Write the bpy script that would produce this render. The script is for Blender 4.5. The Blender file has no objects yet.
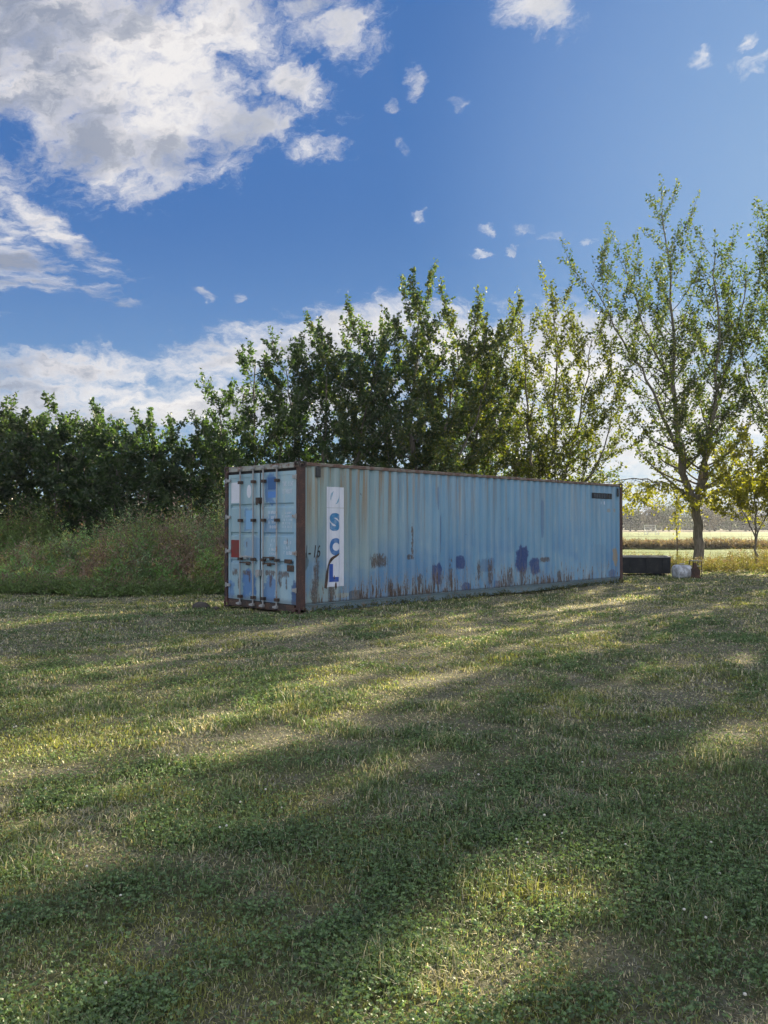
import bpy, bmesh, math, random
import numpy as np
from mathutils import Vector, Matrix
R = math.radians
random.seed(7)
rng = np.random.default_rng(11)
scn = bpy.context.scene
COL = scn.collection

# ------------------------------------------------------------------ camera, world, sun, exposure
CAMH = 1.662
FPX = 830.0
PITCH = 0.01735
cd = bpy.data.cameras.new('camera'); cam = bpy.data.objects.new('camera', cd); COL.objects.link(cam)
cam.location = (0, 0, CAMH); cam.rotation_euler = (R(90) + PITCH, 0, 0)
cd.sensor_fit = 'VERTICAL'; cd.sensor_height = 36.0; cd.lens = 36.0 * FPX / 1024.0
cd.clip_start = 0.05; cd.clip_end = 6000
scn.camera = cam
SUN_AZ, SUN_EL = R(35), R(19.5)          # azimuth clockwise from +Y
scn.view_settings.view_transform = 'Standard'; scn.view_settings.look = 'None'
scn.view_settings.gamma = 1.0; scn.view_settings.use_curve_mapping = False
scn.view_settings.exposure = 1.95
sl = bpy.data.lights.new('sun', 'SUN'); sl.energy = 5.0; sl.angle = R(0.53); sl.color = (1.0, 0.86, 0.62)
so = bpy.data.objects.new('sun', sl); COL.objects.link(so)
sd = Vector((math.sin(SUN_AZ) * math.cos(SUN_EL), math.cos(SUN_AZ) * math.cos(SUN_EL), math.sin(SUN_EL)))
so.rotation_euler = sd.to_track_quat('Z', 'Y').to_euler()
so.location = sd * 60
SKY_STRENGTH = 0.10
CLOUD_FILL = .50  # brightness of the unseen cloud added behind the camera as fill light
SKY_GAIN = 0.120

# ------------------------------------------------------------------ node helpers
class NT:
    def __init__(s, tree): s.t = tree; s.n = tree.nodes; s.l = tree.links
    def node(s, typ, **kw):
        x = s.n.new(typ)
        for k, v in kw.items(): setattr(x, k, v)
        return x
    def put(s, sock, v):
        if v is None: return
        if isinstance(v, bpy.types.NodeSocket): s.l.new(v, sock)
        else:
            if hasattr(sock.default_value, '__len__') and not hasattr(v, '__len__'): v = [v] * len(sock.default_value)
            if hasattr(v, '__len__') and len(v) == 3 and len(sock.default_value) == 4: v = tuple(v) + (1,)
            sock.default_value = v
    def m(s, op, a, b=None, c=None, clamp=False):
        x = s.node('ShaderNodeMath', operation=op, use_clamp=clamp)
        s.put(x.inputs[0], a); s.put(x.inputs[1], b); s.put(x.inputs[2], c); return x.outputs[0]
    def v(s, op, a, b=None, scale=None):
        x = s.node('ShaderNodeVectorMath', operation=op)
        s.put(x.inputs[0], a)
        if b is not None: s.put(x.inputs[1], b)
        if scale is not None: s.put(x.inputs['Scale'], scale)
        return x.outputs['Value'] if op in ('LENGTH', 'DOT_PRODUCT', 'DISTANCE') else x.outputs[0]
    def noise(s, vec, scale=1, detail=4, rough=.5, dist=0, color=False, scl=None):
        if scl is not None: vec = s.v('MULTIPLY', vec, scl)
        x = s.node('ShaderNodeTexNoise')
        s.put(x.inputs['Vector'], vec); s.put(x.inputs['Scale'], scale); s.put(x.inputs['Detail'], detail)
        s.put(x.inputs['Roughness'], rough); s.put(x.inputs['Distortion'], dist)
        return x.outputs[1 if color else 0]
    def ss(s, x, a, b, lo=0, hi=1, lin=False):
        n = s.node('ShaderNodeMapRange', interpolation_type='LINEAR' if lin else 'SMOOTHSTEP')
        s.put(n.inputs[0], x)
        for i, q in enumerate((a, b, lo, hi)): s.put(n.inputs[i + 1], q)
        return n.outputs[0]
    def mix(s, f, a, b, bt='MIX'):
        n = s.node('ShaderNodeMix', data_type='RGBA', blend_type=bt)
        s.put(n.inputs[0], f); s.put(n.inputs[6], a); s.put(n.inputs[7], b); return n.outputs[2]
    def ramp(s, f, stops):
        n = s.node('ShaderNodeValToRGB'); e = n.color_ramp.elements
        while len(e) < len(stops): e.new(0.5)
        for i, (p, c) in enumerate(stops): e[i].position = p; e[i].color = tuple(c) + (1,)
        s.put(n.inputs[0], f); return n.outputs[0]
    def attr(s, name):
        n = s.node('ShaderNodeAttribute', attribute_name=name); return n
    def obj(s): return s.node('ShaderNodeTexCoord').outputs['Object']
    def sep(s, v):
        n = s.node('ShaderNodeSeparateXYZ'); s.put(n.inputs[0], v); return n.outputs
    def comb(s, x, y, z):
        n = s.node('ShaderNodeCombineXYZ'); s.put(n.inputs[0], x); s.put(n.inputs[1], y); s.put(n.inputs[2], z); return n.outputs[0]
    def bump(s, h, strength=.5, dist=.01):
        n = s.node('ShaderNodeBump'); s.put(n.inputs['Height'], h); n.inputs['Strength'].default_value = strength
        n.inputs['Distance'].default_value = dist; return n.outputs[0]

def newmat(name):
    m = bpy.data.materials.new(name); m.use_nodes = True; m.node_tree.nodes.clear()
    return m, NT(m.node_tree)

def pbr(name, color_fn, rough=.6, metal=0, bump_fn=None, spec=.5):
    m, t = newmat(name)
    b = t.node('ShaderNodeBsdfPrincipled'); o = t.node('ShaderNodeOutputMaterial')
    t.put(b.inputs['Base Color'], color_fn(t) if callable(color_fn) else color_fn)
    t.put(b.inputs['Roughness'], rough(t) if callable(rough) else rough)
    b.inputs['Metallic'].default_value = metal
    b.inputs['Specular IOR Level'].default_value = spec
    if bump_fn: t.put(b.inputs['Normal'], bump_fn(t))
    t.l.new(b.outputs[0], o.inputs[0]); return m

# ------------------------------------------------------------------ world: Nishita sky with procedural clouds laid out by azimuth / elevation
def px2ae(u, v):
    a = (u - 384) / FPX; b = (512 - v) / FPX
    c, s = math.cos(PITCH), math.sin(PITCH)
    d = Vector((a, c - b * s, s + b * c)).normalized()
    return math.atan2(d.x, d.y), math.asin(d.z)

def build_world():
    w = bpy.data.worlds.new('World'); scn.world = w; w.use_nodes = True
    w.node_tree.nodes.clear(); t = NT(w.node_tree)
    sky = t.node('ShaderNodeTexSky', sky_type='NISHITA', sun_disc=False)
    sky.sun_elevation = SUN_EL; sky.sun_rotation = SUN_AZ
    sky.air_density = 1.0; sky.dust_density = 0.6; sky.ozone_density = 2.2; sky.altitude = 200
    hs = t.node('ShaderNodeHueSaturation'); hs.inputs['Saturation'].default_value = 1.2
    hs.inputs['Value'].default_value = 1.0
    t.put(hs.inputs['Color'], sky.outputs[0])
    # wide range of the low sun's halo compressed, as a phone camera does
    skyc = t.mix(1.0, hs.outputs[0], (0.74, 0.97, 1.14), 'MULTIPLY')
    d = t.v('NORMALIZE', t.node('ShaderNodeTexCoord').outputs['Generated'])
    x, y, z = t.sep(d)
    az = t.m('ARCTAN2', x, y); el = t.m('ARCSINE', z)
    p0 = t.comb(az, el, 0.0)
    warp = t.v('SUBTRACT', t.noise(p0, 9, 5, .6, color=True, scl=(1, 1.6, 1)), (.5, .5, .5))
    wf = t.v('SUBTRACT', t.noise(p0, 42, 4, .6, color=True, scl=(1, 1.5, 1)), (.5, .5, .5))
    p = t.v('ADD', t.v('ADD', p0, t.v('SCALE', warp, scale=.055)), t.v('SCALE', wf, scale=.022))
    k = 1.0 / FPX
    M = [  # centre px, half sizes px, tilt degrees (picture sense, + = down to the right), weight
        (50, 40, 150, 110, 10, 1.35), (150, 60, 125, 85, 35, 1.35), (215, 20, 80, 60, 0, 1.1), (90, 120, 110, 75, 20, 1.2), (165, 145, 55, 55, 50, 1.1),
        (330, 22, 62, 34, 10, 1.05), (245, 124, 100, 26, 4, 1.15), (300, 90, 66, 24, 20, 1.0), (205, 100, 60, 40, 20, 1.0), (540, 8, 55, 24, 15, 1.05),
        (45, 228, 90, 16, 24, .95), (18, 262, 65, 26, 15, 1.05), (105, 291, 30, 12, 8, .85), (125, 303, 20, 7, 15, .7),
        (60, 366, 130, 22, -2, 1.0), (60, 388, 160, 26, 0, .9), (270, 350, 170, 36, -12, 1.15), (350, 335, 130, 34, -8, 1.2), (480, 345, 130, 50, 0, 1.2), (590, 360, 190, 60, 5, 1.2),
        (200, 410, 330, 46, -4, 1.1), (640, 430, 330, 85, 0, 1.15), (-300, 430, 300, 60, 0, 1.0), (1100, 430, 350, 60, 0, 1.0), (-250, 150, 260, 120, 0, 1.1),
        (485, 230, 11, 6, 10, .95), (483, 249, 14, 5, 8, .95), (512, 253, 8, 4, 5, .9), (525, 230, 14, 5, -5, .9), (549, 235, 14, 8, -8, 1.0),
        (594, 240, 11, 4, 0, .9), (415, 84, 14, 15, -30, .95), (392, 108, 9, 9, -40, .8), (456, 106, 14, 8, 10, .85), (404, 150, 8, 8, 0, .9),
        (205, 293, 13, 7, 20, .95), (244, 292, 8, 5, 0, .6), (750, 70, 24, 12, -15, .9), (752, 42, 10, 7, 0, .8), (700, 58, 13, 9, 10, .7), (418, 214, 9, 4, 0, .6), (700, 52, 8, 6, 0, .5)]
    dens = None; soft = None
    for (cx, cy, rx, ry, tilt, wgt) in M:
        a, e = px2ae(cx, cy)
        mp = t.node('ShaderNodeMapping', vector_type='TEXTURE')
        t.put(mp.inputs['Vector'], p)
        mp.inputs['Location'].default_value = (a, e, 0); mp.inputs['Rotation'].default_value = (0, 0, -R(tilt))
        mp.inputs['Scale'].default_value = (rx * k, ry * k, 1)
        ln = t.v('LENGTH', mp.outputs[0])
        q = t.m('MULTIPLY', t.m('SUBTRACT', 1.0, ln), wgt)
        q = t.m('MINIMUM', q, .88 if rx > 30 else .36)
        dens = q if dens is None else t.m('MAXIMUM', dens, q)
    # streaky fair-weather noise drawn out along the wind
    zz = t.m('ADD', t.m('MAXIMUM', z, 0.0), .12)
    pl = t.comb(t.m('DIVIDE', x, zz), t.m('DIVIDE', y, zz), 0.0)
    rot = t.node('ShaderNodeMapping'); t.put(rot.inputs['Vector'], pl); rot.inputs['Rotation'].default_value = (0, 0, R(25))
    dg = t.node('ShaderNodeMapping'); t.put(dg.inputs['Vector'], p); dg.inputs['Rotation'].default_value = (0, 0, R(-22))
    dr = t.mix(t.ss(el, R(12), R(20)), p, dg.outputs[0])
    n1 = t.noise(dr, 13, 10, .62, .3, scl=(.8, 2.1, 1))
    n2 = t.noise(rot.outputs[0], 1.6, 8, .6, .4, scl=(.55, 1.6, 1))
    n3 = t.noise(dr, 46, 7, .65, .3, scl=(.75, 1.6, 1))
    nn = t.m('ADD', t.m('ADD', t.m('MULTIPLY', n1, .5), t.m('MULTIPLY', n2, .3)), t.m('MULTIPLY', n3, .36))
    nn = t.m('SUBTRACT', nn, .60)
    dd = t.m('ADD', dens, t.m('MULTIPLY', nn, 3.7))
    cl = t.ss(dd, -.05, .95)
    # light and dark relief inside the cloud
    shade = t.noise(t.v('ADD', dr, (.012, -.02, 0)), 5.5, 8, .55, .2, scl=(.8, 1.9, 1))
    rel = t.m('ADD', t.m('ADD', t.m('MULTIPLY', t.m('SUBTRACT', shade, .5), 3.0), .60), t.m('MULTIPLY', t.ss(dd, .3, 1.5), .66))
    ccol = t.ramp(t.m('SUBTRACT', rel, .34), [(.22, (.95, .92, .90)), (.42, (.70, .69, .72)), (.60, (.44, .47, .55)), (.80, (.32, .36, .46))])
    # thin haze near the horizon whitens the blue
    hz = t.m('MULTIPLY', t.ss(el, R(22), R(0), 0, 1), .35)
    gl = t.v('DOT_PRODUCT', d, tuple(sd))
    glow = t.ss(gl, .84, 1.0, 0, .22)
    base = t.v('SCALE', skyc, scale=SKY_STRENGTH)
    r_, g_, b_ = t.sep(base)
    vmax = t.m('MAXIMUM', t.m('MAXIMUM', r_, g_), t.m('MAXIMUM', b_, .001))
    q = [t.m('POWER', t.m('DIVIDE', c_, vmax), e_) for c_, e_ in ((r_, 1.8), (g_, 1.55), (b_, 1.0))]
    base = t.v('SCALE', t.comb(*q), scale=t.m('MULTIPLY', t.m('POWER', vmax, .36), SKY_GAIN))
    base = t.mix(.40, base, (.024, .065, .158))
    base = t.mix(hz, base, (.12, .17, .23))
    base = t.mix(glow, base, (.165, .22, .31))
    warmc = t.mix(t.ss(gl, .55, 1.0, 0, .6), t.v('SCALE', ccol, scale=.245), (.25, .245, .24))
    # unseen bright broken cloud added behind the camera to lift the ambient light
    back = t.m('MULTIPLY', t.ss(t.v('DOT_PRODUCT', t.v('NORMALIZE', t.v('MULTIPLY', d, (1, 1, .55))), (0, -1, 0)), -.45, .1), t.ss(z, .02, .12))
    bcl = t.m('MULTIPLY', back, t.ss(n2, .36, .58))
    warmc = t.mix(back, warmc, t.v('SCALE', ccol, scale=CLOUD_FILL)); cl = t.m('MAXIMUM', cl, bcl)
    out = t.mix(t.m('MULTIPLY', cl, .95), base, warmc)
    bg = t.node('ShaderNodeBackground'); bg.inputs['Strength'].default_value = 1.0
    # strength of the sky itself is SKY_STRENGTH above; clouds are added on top of it
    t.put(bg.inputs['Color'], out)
    o = t.node('ShaderNodeOutputWorld'); t.l.new(bg.outputs[0], o.inputs[0])
    w.cycles.sampling_method = 'MANUAL'; w.cycles.sample_map_resolution = 512
build_world()

# ------------------------------------------------------------------ object helpers
def tag(o, label=None, cat=None, group=None, kind=None):
    if label: o['label'] = label
    if cat: o['category'] = cat
    if group: o['group'] = group
    if kind: o['kind'] = kind
    return o
def empty(name, loc, rz, label, cat, group=None):
    o = bpy.data.objects.new(name, None); COL.objects.link(o); o.location = loc; o.rotation_euler = (0, 0, rz)
    o.empty_display_size = .2
    return tag(o, label, cat, group)
def link_mesh(name, me, mat, parent=None):
    o = bpy.data.objects.new(name, me); COL.objects.link(o)
    if mat: me.materials.append(mat)
    if parent: o.parent = parent
    return o
def bobj(name, bm, mat, parent=None, smooth=False, bevel=0):
    if bevel:
        bmesh.ops.remove_doubles(bm, verts=bm.verts, dist=1e-5)
        es = [e for e in bm.edges if len(e.link_faces) == 2 and e.calc_face_angle(0) > .6]
        bmesh.ops.bevel(bm, geom=es, offset=bevel, segments=1, affect='EDGES', clamp_overlap=True)
    me = bpy.data.meshes.new(name); bm.to_mesh(me); bm.free()
    if smooth:
        me.polygons.foreach_set('use_smooth', [True] * len(me.polygons))
    return link_mesh(name, me, mat, parent)
def box(bm, x0, x1, y0, y1, z0, z1):
    v = [bm.verts.new((x, y, z)) for x in (x0, x1) for y in (y0, y1) for z in (z0, z1)]
    for f in ((0, 1, 3, 2), (4, 6, 7, 5), (0, 4, 5, 1), (2, 3, 7, 6), (0, 2, 6, 4), (1, 5, 7, 3)):
        bm.faces.new([v[i] for i in f])
def tube_np(pts, rad, sides, V, F):
    """append a tapered tube to lists V (list of arrays) and F; uses running vertex offset F[0]"""
    pts = np.asarray(pts, float); rad = np.asarray(rad, float); n = len(pts)
    tan = np.gradient(pts, axis=0); tan /= np.linalg.norm(tan, axis=1)[:, None] + 1e-9
    up = np.array([0, 0, 1.]) if abs(tan[0, 2]) < .9 else np.array([1., 0, 0])
    a = np.cross(tan, up); a /= np.linalg.norm(a, axis=1)[:, None] + 1e-9
    b = np.cross(tan, a)
    th = np.linspace(0, 2 * np.pi, sides, endpoint=False)
    ring = pts[:, None, :] + rad[:, None, None] * (np.cos(th)[None, :, None] * a[:, None, :] + np.sin(th)[None, :, None] * b[:, None, :])
    off = F['off']; V.append(ring.reshape(-1, 3))
    i = np.arange(n - 1)[:, None] * sides; j = np.arange(sides)[None, :]; j2 = (j + 1) % sides
    q = np.stack([i + j, i + j2, i + sides + j2, i + sides + j], -1).reshape(-1, 4) + off
    F['q'].append(q); F['off'] += n * sides
def mesh_from_np(name, verts, faces, n, smooth=False, face_col=None, face_val=None):
    verts = np.asarray(verts, np.float32); faces = np.asarray(faces, np.int32)
    me = bpy.data.meshes.new(name)
    me.vertices.add(len(verts)); me.vertices.foreach_set('co', verts.ravel())
    me.loops.add(faces.size); me.loops.foreach_set('vertex_index', faces.ravel())
    me.polygons.add(len(faces))
    me.polygons.foreach_set('loop_start', np.arange(0, faces.size, n, dtype=np.int32))
    try: me.polygons.foreach_set('loop_total', np.full(len(faces), n, np.int32))
    except Exception: pass
    if smooth: me.polygons.foreach_set('use_smooth', np.ones(len(faces), bool))
    if face_col is not None:
        a = me.attributes.new('col', 'FLOAT_COLOR', 'FACE')
        a.data.foreach_set('color', np.asarray(face_col, np.float32).ravel())
    me.update(calc_edges=True)
    return me
# smooth 2-D value noise in numpy
def vnoise(x, y, seed=0):
    xi = np.floor(x).astype(np.int64); yi = np.floor(y).astype(np.int64); fx = x - xi; fy = y - yi
    fx = fx * fx * (3 - 2 * fx); fy = fy * fy * (3 - 2 * fy)
    def h(a, b):
        n = (a * 374761393 + b * 668265263 + seed * 974634777) & 0x7fffffff
        n = ((n ^ (n >> 13)) * 1274126177) & 0x7fffffff
        return ((n ^ (n >> 16)) & 0xffff) / 65535.0
    return (h(xi, yi) * (1 - fx) + h(xi + 1, yi) * fx) * (1 - fy) + (h(xi, yi + 1) * (1 - fx) + h(xi + 1, yi + 1) * fx) * fy
def fbm(x, y, sc, seed=0, oct=4):
    s = 0; a = .5; n = 0
    for o in range(oct):
        c, q = math.cos(o * 1.1), math.sin(o * 1.1)
        s = s + a * vnoise((x * c - y * q) * sc + 13.7 * o, (x * q + y * c) * sc + 7.1 * o, seed + o); n += a; a *= .5; sc *= 2.1
    return s / n
def sstep(x, a, b):
    t = np.clip((x - a) / (b - a), 0, 1); return t * t * (3 - 2 * t)
def gz(x, y):
    """height of the lawn"""
    x = np.asarray(x, float); y = np.asarray(y, float)
    r = np.hypot(x, y)
    f = 1 - sstep(r, 40, 120)
    return f * ((fbm(x, y, .35, 3, 3) - .5) * .10 + (fbm(x, y, 1.6, 5, 2) - .5) * .035)
def lawn_fields(x, y):
    dry = fbm(x, y, .75, 21, 4) * .42 + fbm(x, y, 3.3, 31, 4) * .58
    # dry, thin turf on the right and in diagonal mower swaths; extra mid-field straw colour brightens the sunlit area
    sw = np.sin((x * .83 - y * .55) * 3.1 + fbm(x, y, .4, 8, 2) * 5) * .5 + .5
    dry = dry - .02 * sstep(y, 7.5, 4.0) + .085 * sstep(y, 5.5, 11) + .05 * (sw - .5) + .035 * sstep(x - .12 * y, 0., 3.) * sstep(y, 4.5, 7)
    clover = fbm(x + 40, y - 9, .85, 51, 3) * .45 + fbm(x, y, 3.1, 61, 3) * .55
    yel = fbm(x - 17, y + 5, 1.3, 71, 4)
    return dry, clover, yel

# ------------------------------------------------------------------ materials
def leafmat(name, trans=.45, rough=.6, boost=(1.25, 1.2, .45)):
    m, t = newmat(name)
    c = t.attr('col').outputs['Color']
    df = t.node('ShaderNodeBsdfDiffuse'); t.put(df.inputs[0], c)
    tr = t.node('ShaderNodeBsdfTranslucent'); t.put(tr.inputs[0], t.mix(1.0, c, boost, 'MULTIPLY'))
    gl = t.node('ShaderNodeBsdfGlossy'); gl.inputs['Roughness'].default_value = .45; gl.inputs[0].default_value = (.8, .8, .8, 1)
    m1 = t.node('ShaderNodeMixShader'); m1.inputs[0].default_value = trans
    t.l.new(df.outputs[0], m1.inputs[1]); t.l.new(tr.outputs[0], m1.inputs[2])
    m2 = t.node('ShaderNodeMixShader'); m2.inputs[0].default_value = .04
    t.l.new(m1.outputs[0], m2.inputs[1]); t.l.new(gl.outputs[0], m2.inputs[2])
    o = t.node('ShaderNodeOutputMaterial'); t.l.new(m2.outputs[0], o.inputs[0]); return m
MAT_LEAF = leafmat('leaf', .45, boost=(1.5, 1.6, .6))
MAT_GRASS = leafmat('grass_blade', .36, boost=(1.35, 1.3, .75))
MAT_WEED = leafmat('weed', .4, boost=(1.3, 1.2, .6))
def bark_col(t):
    p = t.obj(); a = t.noise(p, 6, 6, .6, scl=(3, 3, .5)); b = t.noise(p, 1.3, 3)
    return t.mix(t.ss(b, .35, .7), t.ramp(a, [(.3, (.07, .06, .05)), (.55, (.19, .17, .145)), (.8, (.32, .295, .26))]),
                 t.ramp(a, [(.3, (.06, .055, .045)), (.7, (.22, .205, .165))]))
MAT_BARK = pbr('bark', bark_col, .9, bump_fn=lambda t: t.bump(t.noise(t.obj(), 9, 6, .6, scl=(3, 3, .4)), .8, .03))

def ground_mat():
    m, t = newmat('lawn_soil')
    c = t.attr('col').outputs['Color']
    p = t.node('ShaderNodeNewGeometry').outputs['Position']
    a = t.noise(p, 38, 5, .7); b = t.noise(p, 7, 5, .65); e = t.noise(p, 140, 3, .7)
    c1 = t.mix(t.ss(a, .3, .7), t.v('SCALE', c, scale=.55), t.v('SCALE', c, scale=1.35))
    c1 = t.mix(t.ss(b, .35, .75, 0, .5), c1, t.mix(1, c1, (1.35, 1.2, .95), 'MULTIPLY'))
    bs = t.node('ShaderNodeBsdfPrincipled'); t.put(bs.inputs['Base Color'], c1); bs.inputs['Roughness'].default_value = .95
    bs.inputs['Specular IOR Level'].default_value = .1
    h = t.m('ADD', t.m('MULTIPLY', a, .6), t.m('ADD', t.m('MULTIPLY', e, .35), b))
    t.put(bs.inputs['Normal'], t.bump(h, .9, .05))
    o = t.node('ShaderNodeOutputMaterial'); t.l.new(bs.outputs[0], o.inputs[0]); return m

# ------------------------------------------------------------------ ground sheet
def build_ground():
    def axis(lo, hi, st, far):
        c = list(np.arange(lo, hi + 1e-6, st)); s = st
        while c[-1] < far: s *= 1.35; c.append(c[-1] + s)
        s = st; pre = []; x = lo
        while x > -far: s *= 1.35; x -= s; pre.append(x)
        return np.array(pre[::-1] + c)
    X = axis(-18, 26, .18, 3500); Y = axis(-6, 60, .18, 3500)
    gx, gy = np.meshgrid(X, Y); nx, ny = len(X), len(Y)
    z = gz(gx, gy)
    # shallow ditch beyond the fence
    d = gy - (60 + .06 * gx + (fbm(gx, gy * 0, .05, 9, 2) - .5) * 3)
    z = z - .35 * np.exp(-(d / 1.6) ** 2)
    v = np.stack([gx, gy, z], -1).reshape(-1, 3)
    i = (np.arange(ny - 1)[:, None] * nx + np.arange(nx - 1)[None, :]).ravel()
    q = np.stack([i, i + 1, i + nx + 1, i + nx], -1)
    me = mesh_from_np('ground', v, q, 4, smooth=True)
    x, y = v[:, 0], v[:, 1]
    dry, clo, yel = lawn_fields(x, y)
    w = sstep(dry, .47, .70)[:, None]
    lawn = np.array([.18, .19, .10]) * (1 - w) + np.array([.27, .26, .185]) * w
    k = sstep(clo, .52, .66)[:, None] * (1 - w)
    lawn = lawn * (1 - k) + np.array([.075, .105, .035]) * k
    far = np.array([.10, .15, .035]) * (.8 + .4 * fbm(x, y, .06, 90, 3))[:, None]
    tan = np.array([.19, .165, .12])
    lawn = lawn * (.55 + .45 * sstep(np.hypot(x, y), 5, 16))[:, None] if False else lawn * .75
    f = sstep(y, 34, 42)[:, None]
    col = lawn * (1 - f) + far * f
    f2 = sstep(y + 20 * fbm(x, y, .01, 4, 2), 235, 270)[:, None]
    col = col * (1 - f2) + tan * f2
    a = me.attributes.new('col', 'FLOAT_COLOR', 'POINT')
    a.data.foreach_set('color', np.concatenate([col, np.ones((len(col), 1))], 1).astype(np.float32).ravel())
    o = link_mesh('ground', me, ground_mat()); tag(o, kind='structure')
build_ground()

# ------------------------------------------------------------------ the container
CX, CY, CTH = -1.591, 15.594, R(45.35)
LN, WD, HT = 12.192, 2.438, 2.896
PITCHC, PD = .277, .036          # corrugation pitch and depth
def prof(x):
    """outward recess of the corrugated wall at distance x (0 = outer face, PD = inner)"""
    u = ((x - .10) / PITCHC) % 1.0
    if u < .26: return 0.0
    if u < .50: return PD * (u - .26) / .24
    if u < .76: return PD
    return PD * (1 - (u - .76) / .24)
def breaks(a, b):
    out = []; k = math.floor((a - .1) / PITCHC) - 1
    while .1 + k * PITCHC < b + PITCHC:
        for u in (0, .26, .5, .76):
            x = .1 + (k + u) * PITCHC
            if a < x < b: out.append(x)
        k += 1
    return out
YP = .012                          # wall skin sits this far behind the rails' outer face
def conform(bm, off):
    """lay flat geometry (x, z) onto the corrugated side, off metres proud of it"""
    xs = [v.co.x for v in bm.verts]
    for x in breaks(min(xs), max(xs)):
        bmesh.ops.bisect_plane(bm, geom=bm.verts[:] + bm.edges[:] + bm.faces[:], plane_co=(x, 0, 0), plane_no=(1, 0, 0))
    for v in bm.verts: v.co.y = YP + prof(v.co.x) - off
def text_bm(s, size, bold=0.0, shear=0):
    c = bpy.data.curves.new('txt', 'FONT'); c.body = s; c.size = size; c.offset = bold; c.resolution_u = 6; c.shear = shear
    o = bpy.data.objects.new('txt', c); COL.objects.link(o)
    dg = bpy.context.evaluated_depsgraph_get(); me = bpy.data.meshes.new_from_object(o.evaluated_get(dg))
    bpy.data.objects.remove(o); bpy.data.curves.remove(c)
    bm = bmesh.new(); bm.from_mesh(me); bpy.data.meshes.remove(me)
    return bm
def fit_bm(bm, x0, x1, z0, z1):
    """scale flat XY geometry into the x/z rectangle"""
    xs = [v.co.x for v in bm.verts]; ys = [v.co.y for v in bm.verts]
    a, b, c, d = min(xs), max(xs), min(ys), max(ys)
    for v in bm.verts:
        v.co = Vector((x0 + (v.co.x - a) / (b - a) * (x1 - x0), 0, z0 + (v.co.y - c) / (d - c) * (z1 - z0)))
    return bm

def ell(t, x, z, cx, cz, rx, rz, soft=.35, amp=.5, nz=None):
    """soft, ragged ellipse mask in wall coordinates"""
    a = t.m('POWER', t.m('DIVIDE', t.m('ABSOLUTE', t.m('SUBTRACT', x, cx)), rx), 3.0)
    b = t.m('POWER', t.m('DIVIDE', t.m('ABSOLUTE', t.m('SUBTRACT', z, cz)), rz), 3.0)
    r = t.m('ADD', a, b)
    if nz is not None: r = t.m('ADD', r, t.m('MULTIPLY', t.m('SUBTRACT', nz, .5), amp * 8))
    return t.ss(r, 1 + soft, 1 - soft)

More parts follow.
